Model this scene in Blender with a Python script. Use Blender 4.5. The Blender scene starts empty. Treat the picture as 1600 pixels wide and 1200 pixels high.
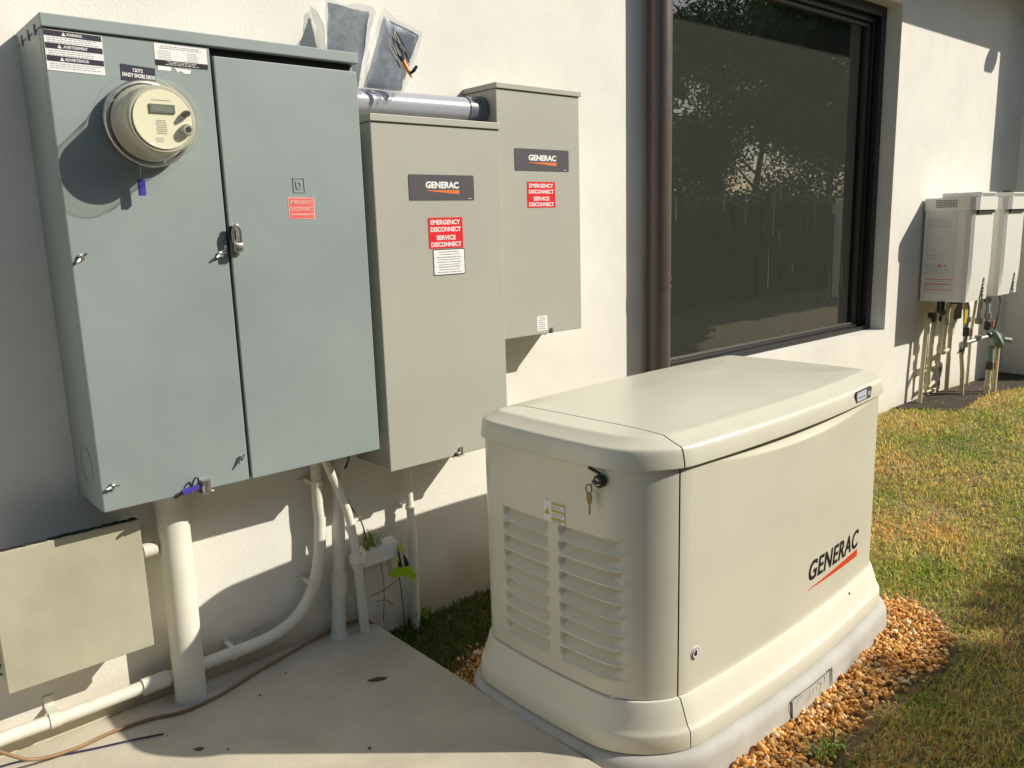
import bpy, bmesh, math, random
import numpy as np
from mathutils import Vector, Matrix, noise
random.seed(7); rng=np.random.default_rng(11)
S=bpy.context.scene; COL=S.collection
# ------------------------------------------------------------------ camera
YAW,PITCH,ROLL,F=0.71476,-0.19133,-0.02987,1277.4
CAM=Vector((-0.4083,-2.15,1.2152))
def cam_axes():
    cy,sy,cp,sp=math.cos(YAW),math.sin(YAW),math.cos(PITCH),math.sin(PITCH)
    f=Vector((sy*cp,cy*cp,sp)); r=Vector((cy,-sy,0)); u=r.cross(f)
    c,s=math.cos(ROLL),math.sin(ROLL)
    return f, r*c+u*s, u*c-r*s
cf,cr,cu=cam_axes()
cd=bpy.data.cameras.new('camera'); cam=bpy.data.objects.new('camera',cd); COL.objects.link(cam)
M=Matrix((( cr.x,cu.x,-cf.x,CAM.x),(cr.y,cu.y,-cf.y,CAM.y),(cr.z,cu.z,-cf.z,CAM.z),(0,0,0,1)))
cam.matrix_world=M
cd.sensor_fit='HORIZONTAL'; cd.sensor_width=36; cd.lens=F/1600*36; cd.clip_start=.05; cd.clip_end=3000
S.camera=cam
# ------------------------------------------------------------------ light
SUN_EL=math.radians(32.8); SUN_AZ=math.radians(133)      # from +Y clockwise: toward +X,-Y
w=bpy.data.worlds.new("World"); S.world=w; w.use_nodes=True
nt=w.node_tree; bg=nt.nodes['Background']; sky=nt.nodes.new('ShaderNodeTexSky')
sky.sky_type='NISHITA'; sky.sun_disc=False; sky.sun_elevation=SUN_EL; sky.sun_rotation=SUN_AZ
sky.air_density=1.0; sky.dust_density=1.0; sky.ozone_density=1.0
nt.links.new(sky.outputs[0],bg.inputs[0]); bg.inputs[1].default_value=0.10
sd=bpy.data.lights.new('sun','SUN'); sd.energy=4.2; sd.angle=math.radians(.5); sd.color=(1,.935,.80)
so=bpy.data.objects.new('sun',sd); COL.objects.link(so)
sv=Vector((math.sin(SUN_AZ)*math.cos(SUN_EL),math.cos(SUN_AZ)*math.cos(SUN_EL),math.sin(SUN_EL)))
so.rotation_euler=(-sv).to_track_quat('-Z','Y').to_euler(); so.location=sv*20
S.view_settings.view_transform='Standard'; S.view_settings.look='None'; S.view_settings.gamma=1
S.view_settings.exposure=0.36
S.render.engine='CYCLES'
S.cycles.max_bounces=8; S.cycles.transparent_max_bounces=24

# ------------------------------------------------------------------ materials
def mat(name,col,rough=.5,metal=0.,vary=0.,vscale=4.,bump=0.,bscale=80.,spec=.5,coat=0.,col2=None,attr=None,bdist=.002,bdetail=4):
    m=bpy.data.materials.new(name); m.use_nodes=True; n=m.node_tree; p=n.nodes['Principled BSDF']
    p.inputs['Base Color'].default_value=(*col,1); p.inputs['Roughness'].default_value=rough
    p.inputs['Metallic'].default_value=metal; p.inputs['Specular IOR Level'].default_value=spec
    if coat: p.inputs['Coat Weight'].default_value=coat; p.inputs['Coat Roughness'].default_value=.25
    tc=n.nodes.new('ShaderNodeTexCoord')
    if attr:
        a=n.nodes.new('ShaderNodeAttribute'); a.attribute_name=attr
        n.links.new(a.outputs['Color'],p.inputs['Base Color'])
    elif vary or col2:
        t=n.nodes.new('ShaderNodeTexNoise'); t.inputs['Scale'].default_value=vscale; t.inputs['Detail'].default_value=8; t.inputs['Roughness'].default_value=.62
        n.links.new(tc.outputs['Object'],t.inputs['Vector'])
        cr_=n.nodes.new('ShaderNodeValToRGB'); cr_.color_ramp.elements[0].position=.35; cr_.color_ramp.elements[1].position=.66
        c2=col2 if col2 else tuple(min(1,c*(1+vary)) for c in col)
        c1=tuple(c*(1-vary) for c in col) if not col2 else col
        cr_.color_ramp.elements[0].color=(*c1,1); cr_.color_ramp.elements[1].color=(*c2,1)
        n.links.new(t.outputs['Fac'],cr_.inputs[0]); n.links.new(cr_.outputs[0],p.inputs['Base Color'])
        mr=n.nodes.new('ShaderNodeMapRange'); mr.inputs['To Min'].default_value=max(.02,rough-.07); mr.inputs['To Max'].default_value=min(1,rough+.1)
        n.links.new(t.outputs['Fac'],mr.inputs['Value']); n.links.new(mr.outputs[0],p.inputs['Roughness'])
    if bump:
        t=n.nodes.new('ShaderNodeTexNoise'); t.inputs['Scale'].default_value=bscale; t.inputs['Detail'].default_value=bdetail
        n.links.new(tc.outputs['Object'],t.inputs['Vector'])
        b=n.nodes.new('ShaderNodeBump'); b.inputs['Strength'].default_value=bump; b.inputs['Distance'].default_value=bdist
        n.links.new(t.outputs['Fac'],b.inputs['Height']); n.links.new(b.outputs[0],p.inputs['Normal'])
    return m
def clear(name,tint,ior,rough=.0,opac=0.,ocol=(.8,.8,.8),bump=0.,bscale=20.):
    m=bpy.data.materials.new(name); m.use_nodes=True; n=m.node_tree; n.nodes.remove(n.nodes['Principled BSDF'])
    out=n.nodes['Material Output']; tr=n.nodes.new('ShaderNodeBsdfTransparent'); tr.inputs[0].default_value=(*tint,1)
    gl=n.nodes.new('ShaderNodeBsdfGlossy'); gl.inputs['Roughness'].default_value=rough
    fr=n.nodes.new('ShaderNodeFresnel'); fr.inputs[0].default_value=ior
    geo=n.nodes.new('ShaderNodeNewGeometry'); om=n.nodes.new('ShaderNodeMath'); om.operation='SUBTRACT'; om.inputs[0].default_value=1; n.links.new(geo.outputs['Backfacing'],om.inputs[1])
    mu=n.nodes.new('ShaderNodeMath'); mu.operation='MULTIPLY'; n.links.new(fr.outputs[0],mu.inputs[0]); n.links.new(om.outputs[0],mu.inputs[1])   # a refracted ray never totally reflects inside a thin sheet
    mx=n.nodes.new('ShaderNodeMixShader'); n.links.new(mu.outputs[0],mx.inputs[0]); n.links.new(tr.outputs[0],mx.inputs[1]); n.links.new(gl.outputs[0],mx.inputs[2])
    last=mx
    if opac:
        df=n.nodes.new('ShaderNodeBsdfDiffuse'); df.inputs[0].default_value=(*ocol,1)
        m2=n.nodes.new('ShaderNodeMixShader'); m2.inputs[0].default_value=opac
        n.links.new(mx.outputs[0],m2.inputs[1]); n.links.new(df.outputs[0],m2.inputs[2]); last=m2
    if bump:
        tc=n.nodes.new('ShaderNodeTexCoord'); t=n.nodes.new('ShaderNodeTexNoise'); t.inputs['Scale'].default_value=bscale
        b=n.nodes.new('ShaderNodeBump'); b.inputs['Strength'].default_value=bump; b.inputs['Distance'].default_value=.004
        n.links.new(tc.outputs['Object'],t.inputs['Vector']); n.links.new(t.outputs['Fac'],b.inputs['Height'])
        n.links.new(b.outputs[0],gl.inputs['Normal']); n.links.new(b.outputs[0],fr.inputs['Normal'])
    n.links.new(last.outputs[0],out.inputs[0]); return m

def stucco_mat():
    m=mat('stucco',(.755,.735,.675),.9,vary=.055,vscale=2.6,bump=.75,bscale=130,spec=.2,bdist=.0012,bdetail=6)
    n=m.node_tree; p=n.nodes['Principled BSDF']
    # soil splash stain above the ground line: warm brown, ragged
    tc=[x for x in n.nodes if x.type=='TEX_COORD'][0]
    sx=n.nodes.new('ShaderNodeSeparateXYZ'); n.links.new(tc.outputs['Object'],sx.inputs[0])
    nz=n.nodes.new('ShaderNodeTexNoise'); nz.inputs['Scale'].default_value=7; nz.inputs['Detail'].default_value=8; n.links.new(tc.outputs['Object'],nz.inputs['Vector'])
    ad=n.nodes.new('ShaderNodeMath'); ad.operation='MULTIPLY_ADD'; ad.inputs[1].default_value=-.30; n.links.new(nz.outputs['Fac'],ad.inputs[0]); n.links.new(sx.outputs['Z'],ad.inputs[2])
    mr=n.nodes.new('ShaderNodeMapRange'); mr.inputs['From Min'].default_value=-.17; mr.inputs['From Max'].default_value=.0; mr.inputs['To Min'].default_value=.55; mr.inputs['To Max'].default_value=0
    n.links.new(ad.outputs[0],mr.inputs['Value'])
    mx=n.nodes.new('ShaderNodeMix'); mx.data_type='RGBA'; mx.inputs['B'].default_value=(.45,.33,.15,1)
    src=p.inputs['Base Color'].links[0].from_socket
    n.links.new(mr.outputs[0],mx.inputs['Factor']); n.links.new(src,mx.inputs['A']); n.links.new(mx.outputs['Result'],p.inputs['Base Color'])
    return m
M_st=stucco_mat()
M_blue=mat('blue_grey_paint',(.255,.300,.296),.42,vary=.07,vscale=3,bump=.10,bscale=260,bdist=.0004)
M_tan=mat('grey_beige_paint',(.382,.382,.325),.42,vary=.03,vscale=2.,bump=.10,bscale=240,bdist=.0004)
M_jbox=mat('weathered_beige_paint',(.40,.38,.28),.75,vary=.10,vscale=6,bump=.2,bscale=120,bdist=.0008)
M_gen=mat('cream_enamel',(.65,.625,.505),.33,vary=.035,vscale=3.5,bump=.06,bscale=300,bdist=.0003,coat=.35)
M_base=mat('cream_plastic',(.70,.675,.555),.5,vary=.03,vscale=3,bump=.1,bscale=200,bdist=.0004)
M_dark=mat('dark_gap',(.02,.019,.017),.9)
M_pad=mat('pale_concrete_shell',(.40,.385,.35),.7,col2=(.52,.505,.465),vscale=5,bump=.25,bscale=90,bdist=.001)
M_pvc=mat('painted_conduit',(.72,.70,.61),.5,vary=.06,vscale=8,bump=.15,bscale=60,bdist=.0008)
M_gpvc=mat('grey_pvc',(.36,.37,.42),.3,vary=.02)
M_dpvc=mat('dark_grey_pvc',(.13,.15,.19),.4)
M_brown=mat('brown_aluminium',(.085,.066,.058),.36,vary=.06,vscale=6,spec=.6)
M_frame=mat('black_bronze_frame',(.010,.010,.010),.35)
M_fr2=mat('bronze_frame',(.06,.052,.045),.45)
M_steel=mat('zinc_steel',(.55,.54,.50),.32,metal=1,vary=.1,vscale=60)
M_black=mat('black_plastic',(.015,.015,.016),.35)
M_navy=mat('black_ink',(.012,.012,.03),.5)
M_white=mat('white_sticker',(.78,.78,.76),.45,vary=.04,vscale=30)
M_ink=mat('faded_ink',(.22,.22,.24),.6)
M_red=mat('red_sticker',(.68,.012,.02),.4)
M_pink=mat('faded_red_sticker',(.72,.12,.11),.5,vary=.08,vscale=20)
M_pinkt=mat('faded_sticker_print',(.80,.42,.36),.5)
M_char=mat('charcoal_badge',(.075,.075,.082),.4)
M_or=mat('orange_print',(.72,.16,.035),.45)
M_rorange=mat('red_orange_print',(.68,.05,.008),.45)
M_yel=mat('yellow_print',(.50,.42,.03),.5)
M_blt=mat('violet_blue_plastic',(.07,.045,.36),.35)
M_heat=mat('heater_enamel',(.74,.735,.68),.35,vary=.02)
M_slab=None
M_soil=mat('soil',(.028,.02,.013),.95,col2=(.07,.05,.032),vscale=14,bump=.8,bscale=40,bdist=.01)
M_brass=mat('brass',(.35,.24,.10),.4,metal=1)
M_keym=mat('dull_brass_key',(.20,.16,.09),.4,metal=.9)
M_hose=mat('brown_cable',(.27,.165,.075),.5,vary=.2,vscale=9)
M_cabshade=mat('navy_cable_shadow',(.035,.04,.09),.5)
M_green=mat('green_primer',(.16,.22,.16),.5,vary=.15,vscale=20)
M_cpvc=mat('cream_pipe',(.60,.54,.37),.5,vary=.06,vscale=12)
M_galv=mat('galvanised_iron',(.36,.38,.35),.45,metal=.6,vary=.15,vscale=30)
M_pinkh=mat('faded_red_handle',(.50,.16,.12),.5)
M_hiviz=mat('lime_vinyl',(.50,.74,.02),.5)
M_leafw=mat('weed_leaf',(.24,.34,.06),.6,vary=.3,vscale=30)
M_tint=mat('tinted_blades',(1,1,1),.55,attr='tint',spec=.25)
n_=M_tint.node_tree; tl_=n_.nodes.new('ShaderNodeBsdfTranslucent'); mm_=n_.nodes.new('ShaderNodeMixShader'); mm_.inputs[0].default_value=.46
n_.links.new([x for x in n_.nodes if x.type=='ATTRIBUTE'][0].outputs['Color'],tl_.inputs[0]); n_.links.new(n_.nodes['Principled BSDF'].outputs[0],mm_.inputs[1]); n_.links.new(tl_.outputs[0],mm_.inputs[2]); n_.links.new(mm_.outputs[0],n_.nodes['Material Output'].inputs[0])
M_peb=mat('pebble_stone',(1,1,1),.6,attr='tint',spec=.3)
M_leaf=mat('tree_leaf',(1,1,1),.5,attr='tint')
n_=M_leaf.node_tree; tl_=n_.nodes.new('ShaderNodeBsdfTranslucent'); mm_=n_.nodes.new('ShaderNodeMixShader'); mm_.inputs[0].default_value=.5
n_.links.new([x for x in n_.nodes if x.type=='ATTRIBUTE'][0].outputs['Color'],tl_.inputs[0]); n_.links.new(n_.nodes['Principled BSDF'].outputs[0],mm_.inputs[1]); n_.links.new(tl_.outputs[0],mm_.inputs[2]); n_.links.new(mm_.outputs[0],n_.nodes['Material Output'].inputs[0])
M_bark=mat('bark',(.10,.075,.05),.9,vary=.3,vscale=12,bump=.6,bscale=30,bdist=.01)
M_dust=mat('dried_rain_streak',(.075,.075,.07),.8)
M_blind=mat('shade_cloth',(.085,.083,.075),.9,vary=.03,vscale=2,bump=.1,bscale=400)
M_face=mat('meter_face',(.80,.78,.60),.5)
M_mbody=mat('meter_housing',(.44,.43,.36),.5)
M_lcd=mat('lcd_grey',(.13,.16,.12),.3)
M_glass=clear('window_glass',(.80,.82,.80),2.3,0.)
M_mglass=clear('meter_cover',(.98,.975,.93),1.35,.03,opac=.05,ocol=(.8,.8,.72))
M_bag=clear('clear_poly_bag',(.93,.94,.95),1.6,.12,opac=.11,ocol=(.85,.86,.9),bump=.8,bscale=30)
M_paper=mat('grey_manual_paper',(.78,.80,.84),.35,vary=.12,vscale=14,bump=.9,bscale=16,bdist=.02)
M_roof=mat('eave_paint',(.72,.70,.62),.8)
def leafy_slab():
    m=mat('concrete',(.50,.455,.365),.9,col2=(.62,.565,.45),vscale=5,bump=.35,bscale=170,bdist=.0015,bdetail=8)
    n=m.node_tree; p=n.nodes['Principled BSDF']; tc=[x for x in n.nodes if x.type=='TEX_COORD'][0]
    v=n.nodes.new('ShaderNodeTexNoise'); v.inputs['Scale'].default_value=260; v.inputs['Detail'].default_value=3; n.links.new(tc.outputs['Object'],v.inputs['Vector'])
    rp=n.nodes.new('ShaderNodeValToRGB'); rp.color_ramp.elements[0].position=.30; rp.color_ramp.elements[0].color=(.84,.83,.80,1); rp.color_ramp.elements[1].position=.56; rp.color_ramp.elements[1].color=(1,1,1,1)
    n.links.new(v.outputs['Fac'],rp.inputs[0])
    st=n.nodes.new('ShaderNodeTexNoise'); st.inputs['Scale'].default_value=2.3; st.inputs['Detail'].default_value=7; n.links.new(tc.outputs['Object'],st.inputs['Vector'])
    r2=n.nodes.new('ShaderNodeValToRGB'); r2.color_ramp.elements[0].position=.33; r2.color_ramp.elements[0].color=(.84,.80,.74,1); r2.color_ramp.elements[1].position=.5; r2.color_ramp.elements[1].color=(1,1,1,1)
    n.links.new(st.outputs['Fac'],r2.inputs[0])
    src=p.inputs['Base Color'].links[0].from_socket
    for r in (rp,r2):
        mx=n.nodes.new('ShaderNodeMix'); mx.data_type='RGBA'; mx.blend_type='MULTIPLY'; mx.inputs['Factor'].default_value=1
        n.links.new(src,mx.inputs['A']); n.links.new(r.outputs[0],mx.inputs['B']); src=mx.outputs['Result']
    n.links.new(src,p.inputs['Base Color']); return m
M_slab=leafy_slab()

# ------------------------------------------------------------------ helpers
ORG={}
def thing(name,label,cat,loc=(0,0,0),rotz=0,group=None):
    o=bpy.data.objects.new(name,None); COL.objects.link(o); o.location=loc; o.rotation_euler=(0,0,rotz)
    o.empty_display_size=.05
    o['label']=label; o['category']=cat
    if group: o['group']=group
    ORG[o.name]=Vector(loc) if not rotz else Vector((0,0,0))
    return o
def obj(name,bm,m,parent=None,smooth=False,label=None,sub=None):
    if isinstance(bm,bpy.types.Mesh): me=bm
    else:
        bmesh.ops.recalc_face_normals(bm,faces=bm.faces[:])
        me=bpy.data.meshes.new(name); bm.to_mesh(me); bm.free()
    for mm in (m if isinstance(m,(list,tuple)) else [m]): me.materials.append(mm)
    if smooth:
        me.shade_smooth()
        try: me.set_sharp_from_angle(angle=math.radians(38))
        except Exception: pass
    o=bpy.data.objects.new(name,me); COL.objects.link(o)
    if parent is not None:
        og=ORG[parent.name]; me.transform(Matrix.Translation(-og)); o.parent=parent; ORG[o.name]=og
    else: ORG[o.name]=Vector((0,0,0))
    if label: o['label']=label
    return o
def tag(o,label,cat,group=None):
    # a single mesh thing: move its origin to its base
    vs=[v.co for v in o.data.vertices]; mn=Vector((min(v.x for v in vs),min(v.y for v in vs),min(v.z for v in vs))); mx=Vector((max(v.x for v in vs),max(v.y for v in vs),0))
    c=Vector(((mn.x+mx.x)/2,(mn.y+mx.y)/2,mn.z)); o.data.transform(Matrix.Translation(-c)); o.location=c
    o['label']=label; o['category']=cat
    if group: o['group']=group
    return o
def struct(name,bm,m,kind='structure',smooth=False):
    o=obj(name,bm,m,smooth=smooth); o['kind']=kind; return o
B=bmesh.new
def box(bm,x0,x1,y0,y1,z0,z1,bev=0,seg=2):
    vs=[bm.verts.new((x,y,z)) for z in (z0,z1) for y in (y0,y1) for x in (x0,x1)]
    fs=[bm.faces.new([vs[i] for i in q]) for q in ((0,2,3,1),(4,5,7,6),(0,1,5,4),(2,6,7,3),(0,4,6,2),(1,3,7,5))]
    if bev:
        es=list({e for f in fs for e in f.edges}); bmesh.ops.bevel(bm,geom=es,offset=bev,segments=seg,affect='EDGES',profile=.5)
    return bm
def obox(bm,c,ux,uy,uz,hx,hy,hz,bev=0):
    b=B(); box(b,-hx,hx,-hy,hy,-hz,hz,bev); ux,uy,uz,c=map(Vector,(ux,uy,uz,c))
    m=Matrix(((ux.x,uy.x,uz.x,c.x),(ux.y,uy.y,uz.y,c.y),(ux.z,uy.z,uz.z,c.z),(0,0,0,1)))
    b.transform(m); merge(bm,b)
def merge(bm,b):
    me=bpy.data.meshes.new('t'); b.to_mesh(me); b.free(); bm.from_mesh(me); bpy.data.meshes.remove(me)
def tube(bm,pts,r,seg=16,cap=True):
    pts=[Vector(p) for p in pts]; rs=r if isinstance(r,(list,tuple)) else [r]*len(pts); rings=[]
    up=None
    for i,p in enumerate(pts):
        d=(pts[min(i+1,len(pts)-1)]-pts[max(i-1,0)]).normalized()
        if up is None:
            a=Vector((0,0,1)) if abs(d.z)<.9 else Vector((1,0,0)); up=(a-d*a.dot(d)).normalized()
        else: up=(up-d*up.dot(d)).normalized()
        s=d.cross(up)
        rings.append([bm.verts.new(p+(up*math.cos(t)+s*math.sin(t))*rs[i]) for t in [2*math.pi*k/seg for k in range(seg)]])
    for a,b in zip(rings,rings[1:]):
        for k in range(seg): bm.faces.new((a[k],a[(k+1)%seg],b[(k+1)%seg],b[k]))
    if cap: bm.faces.new(rings[0][::-1]); bm.faces.new(rings[-1])
    return bm
def smoothpath(pts,n=8):
    pts=[Vector(p) for p in pts]; P=[pts[0]*2-pts[1]]+pts+[pts[-1]*2-pts[-2]]; out=[]
    for i in range(1,len(P)-2):
        for k in range(n):
            t=k/n; a,b,c,d=P[i-1:i+3]
            out.append(.5*((2*b)+(-a+c)*t+(2*a-5*b+4*c-d)*t*t+(-a+3*b-3*c+d)*t**3))
    out.append(pts[-1]); return out
def lathe(bm,c,axis,prof,seg=40):
    # prof: list of (r, h) along axis
    c=Vector(c); ax=Vector(axis).normalized(); a=Vector((0,0,1)) if abs(ax.z)<.9 else Vector((1,0,0)); u=(a-ax*a.dot(ax)).normalized(); s=ax.cross(u)
    rings=[]
    for r,h in prof:
        if r<1e-6: rings.append([bm.verts.new(c+ax*h)])
        else: rings.append([bm.verts.new(c+ax*h+(u*math.cos(t)+s*math.sin(t))*r) for t in [2*math.pi*k/seg for k in range(seg)]])
    for p,q in zip(rings,rings[1:]):
        for k in range(seg):
            k2=(k+1)%seg
            if len(p)==1 and len(q)==1: continue
            if len(p)==1: bm.faces.new((p[0],q[k2],q[k]))
            elif len(q)==1: bm.faces.new((p[k],p[k2],q[0]))
            else: bm.faces.new((p[k],p[k2],q[k2],q[k]))
    return bm
def poly(bm,pts,o,ux,uy,th=0.0006):
    # flat polygon with a little thickness, in plane (ux,uy) at o ; normal = ux x uy
    o,ux,uy=Vector(o),Vector(ux),Vector(uy); n=ux.cross(uy).normalized()
    a=[bm.verts.new(o+ux*x+uy*y+n*th) for x,y in pts]; b=[bm.verts.new(o+ux*x+uy*y) for x,y in pts]
    bm.faces.new(a); bm.faces.new(b[::-1]); k=len(a)
    for i in range(k): bm.faces.new((b[i],b[(i+1)%k],a[(i+1)%k],a[i]))
def rrect(w,h,r,n=4):
    p=[]
    for cx,cy,a0 in ((w/2-r,h/2-r,0),(-w/2+r,h/2-r,90),(-w/2+r,-h/2+r,180),(w/2-r,-h/2+r,270)):
        for k in range(n+1):
            a=math.radians(a0+90*k/n); p.append((cx+r*math.cos(a),cy+r*math.sin(a)))
    return p
def textmesh(lines,wid,hei,o,ux,uy,bold=.02,shear=0,space=1.0,align='CENTER',lsp=.95):
    cu_=bpy.data.curves.new('t','FONT'); cu_.body=lines; cu_.offset=bold; cu_.shear=shear; cu_.align_x=align; cu_.space_character=space; cu_.space_line=lsp; cu_.resolution_u=4
    ob=bpy.data.objects.new('t',cu_); COL.objects.link(ob); dg=bpy.context.evaluated_depsgraph_get(); dg.update()
    me=bpy.data.meshes.new_from_object(ob.evaluated_get(dg)); bpy.data.objects.remove(ob); bpy.data.curves.remove(cu_)
    n=len(me.vertices); a=np.empty(n*3); me.vertices.foreach_get('co',a); a=a.reshape(-1,3)
    mn,mx=a.min(0),a.max(0); s=(a-(mn+mx)/2)/(mx-mn+1e-9)[None,:]
    o,ux,uy=map(np.array,(o,ux,uy)); ux=ux.astype(float);uy=uy.astype(float)
    nn=np.cross(ux,uy)
    c=o[None,:]+s[:,0:1]*wid*ux+s[:,1:2]*hei*uy
    me.vertices.foreach_set('co',c.ravel()); me.update(); me.materials.clear(); return me
def microtext(bm,o,ux,uy,w,h,rows,th,fill=.8,seed=0,center=True):
    # rows of tiny word-shaped dashes for print too small to read
    r=random.Random(seed)
    for i in range(rows):
        y=h/2-h*(i+.5)/rows; L=w*fill*(.75+.25*r.random()); x=-L/2 if center else -w/2; x1=x+L
        while x<x1-.002:
            ww=min(x1-x,w*(.03+.07*r.random())); poly(bm,[(x,y-th/2),(x+ww,y-th/2),(x+ww,y+th/2),(x,y+th/2)],o,ux,uy,.0002); x+=ww+w*.018
EX,EY,EZ=Vector((1,0,0)),Vector((0,1,0)),Vector((0,0,1))
def plate(name,x0,x1,z0,z1,y,m,parent,r=.0,th=.0008,label=None,tilt=0):
    b=B(); c=Vector(((x0+x1)/2,y,(z0+z1)/2)); ux=Vector((math.cos(tilt),0,math.sin(tilt))); uz=Vector((-math.sin(tilt),0,math.cos(tilt)))
    pts=rrect(x1-x0,z1-z0,r) if r else [(-(x1-x0)/2,-(z1-z0)/2),((x1-x0)/2,-(z1-z0)/2),((x1-x0)/2,(z1-z0)/2),(-(x1-x0)/2,(z1-z0)/2)]
    poly(b,pts,c,ux,uz,th); return obj(name,b,m,parent,label=label)
def fastmesh(name,V,Fl,ltot,attr=None,smooth=False):
    """V (n,3); Fl flat loop verts; ltot loops per face"""
    me=bpy.data.meshes.new(name); me.vertices.add(len(V)); me.vertices.foreach_set('co',np.ascontiguousarray(V,dtype=np.float32).ravel())
    me.loops.add(len(Fl)); me.loops.foreach_set('vertex_index',np.ascontiguousarray(Fl,dtype=np.int32))
    me.polygons.add(len(ltot)); st=np.concatenate([[0],np.cumsum(ltot)[:-1]]).astype(np.int32)
    me.polygons.foreach_set('loop_start',st)
    if attr is not None:
        a=me.attributes.new('tint','FLOAT_COLOR','POINT'); a.data.foreach_set('color',np.ascontiguousarray(np.hstack([attr,np.ones((len(attr),1))]),dtype=np.float32).ravel())
    me.update(calc_edges=True); me.validate()
    if smooth: me.polygons.foreach_set('use_smooth',np.ones(len(ltot),dtype=bool))
    return me

# ------------------------------------------------------------------ generator frame
GX,GY,GA=.9626,-1.1062,.0352
gex=Vector((math.cos(GA),math.sin(GA),0)); gey=Vector((-math.sin(GA),math.cos(GA),0)); GS=1.025; G0=CAM+(Vector((GX,GY,0))-CAM)*GS; G0.z=CAM.z*(1-GS)
GD=.55
def gl(x,y):                      # world -> generator local (arrays)
    dx=(x-G0.x)/GS; dy=(y-G0.y)/GS; return dx*gex.x+dy*gex.y, dx*gey.x+dy*gey.y
# ------------------------------------------------------------------ ground
def sm(t): t=np.clip(t,0,1); return t*t*(3-2*t)
def gh(x,y):
    x=np.asarray(x,float); y=np.asarray(y,float)
    h=-.075+.125*sm((x-2.0)/2.6)*sm((y+2.6)/2.4) 
    h=h-.012*sm((-y-.3)/.8)*(1-sm((x-2.3)/1.6)); h=h-.03*sm((x-5)/1.2)
    return h
def ground():
    xs=np.concatenate([[-400,-60,-12,-5],np.linspace(-2,8,81),[12,20,60,400]]); ys=np.concatenate([[-400,-60,-20,-10],np.linspace(-6,1,57),[10,60,400]])
    X,Y=np.meshgrid(xs,ys,indexing='ij'); Z=gh(X,Y); V=np.stack([X,Y,Z],-1).reshape(-1,3); ny=len(ys)
    f=[]
    for i in range(len(xs)-1):
        for j in range(ny-1): f+= [i*ny+j,(i+1)*ny+j,(i+1)*ny+j+1,i*ny+j+1]
    me=fastmesh('ground',V,f,np.full(len(f)//4,4),smooth=True)
    m=mat('lawn_soil',(.14,.11,.055),.95,col2=(.34,.26,.12),vscale=9,bump=.8,bscale=60,bdist=.01)
    o=obj('ground',me,m); o['kind']='structure'
ground()
b=B(); box(b,-7,.815,-8,0,-.2,0,.006)
sl=struct('concrete_slab',b,M_slab)
# soil bed under the heaters
# ------------------------------------------------------------------ house
house=thing('house','cream stucco house wall with a recessed dark window and a deep eave','house',(0,0,0))
WX0,WX1,WZ0,WZ1=2.30,4.355,.553,2.335
def wall():
    b=B()
    box(b,-8,WX0,0,.28,-.3,3.0); box(b,WX1,6.32,0,.28,-.3,3.0); box(b,WX0,WX1,0,.28,-.3,WZ0); box(b,WX0,WX1,0,.28,WZ1,3.0)
    bmesh.ops.remove_doubles(b,verts=b.verts[:],dist=1e-5)
    # drop coincident internal faces
    seen={}
    for f in b.faces: seen.setdefault(tuple(round(c,4) for c in f.calc_center_median()),[]).append(f)
    return b
obj('wall',wall(),M_st,house)
b=B(); box(b,6.32,12,-.47,0.28,-.3,3.0); obj('wing_wall',b,M_st,house)
b=B(); box(b,-8.4,6.9,-.51,.6,2.725,2.9); obj('eave',b,M_roof,house)
b=B(); tube(b,[(6.20,-.545,2.69),(6.30,-.545,2.69)],.055,20); obj('gutter_end',b,M_roof,house,smooth=True)
# window
wb=B()
for (a,c,e,f) in ((WX0,WX0+.055,WZ0,WZ1),(WX1-.055,WX1,WZ0,WZ1),(WX0+.055,WX1-.055,WZ0,WZ0+.024),(WX0+.055,WX1-.055,WZ1-.055,WZ1)): box(wb,a,c,.085,.17,e,f,.002)
win=obj('window',wb,M_frame,house)
wb=B()
x0,x1,z0,z1=WX0+.055,WX1-.055,WZ0+.024,WZ1-.055
for (a,c,e,f) in ((x0,x0+.03,z0,z1),(x1-.03,x1,z0,z1),(x0+.03,x1-.03,z0,z0+.012),(x0+.03,x1-.03,z1-.03,z1)): box(wb,a,c,.115,.165,e,f,.002)
obj('sash',wb,M_frame,win)
wb=B(); x0+=.03;x1-=.03;z0+=.012;z1-=.03
for (a,c,e,f) in ((x0,x0+.032,z0,z1),(x1-.032,x1,z0,z1),(x0+.032,x1-.032,z0,z0+.012),(x0+.032,x1-.032,z1-.022,z1)): box(wb,a,c,.132,.16,e,f,.002)
obj('glazing_bead',wb,M_fr2,win)
wb=B(); box(wb,x0+.02,x1-.02,.145,.151,z0+.006,z1-.012); obj('pane',wb,M_glass,win)
wb=B(); pr=random.Random(17)
for k in range(16):
    xs_=pr.uniform(x0+.1,x1-.1); zt=pr.uniform(z0+.15,z0+.85); ll=pr.uniform(.03,.22)*(1 if k%4 else 1.7); ww=pr.uniform(.0012,.0028)
    poly(wb,[(-ww,-ll/2),(ww,-ll/2),(ww*.5,ll/2),(-ww*.5,ll/2)],(xs_,.1446,max(z0+.12+ll/2,zt)),EX,EZ,.0003)
o_=obj('rain_streaks',wb,M_dust,win); o_['kind']='stuff'
wb=B(); box(wb,WX0+.002,WX1-.002,.186,.194,WZ0+.002,WZ1-.002); obj('roller_shade',wb,M_blind,win)

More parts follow.
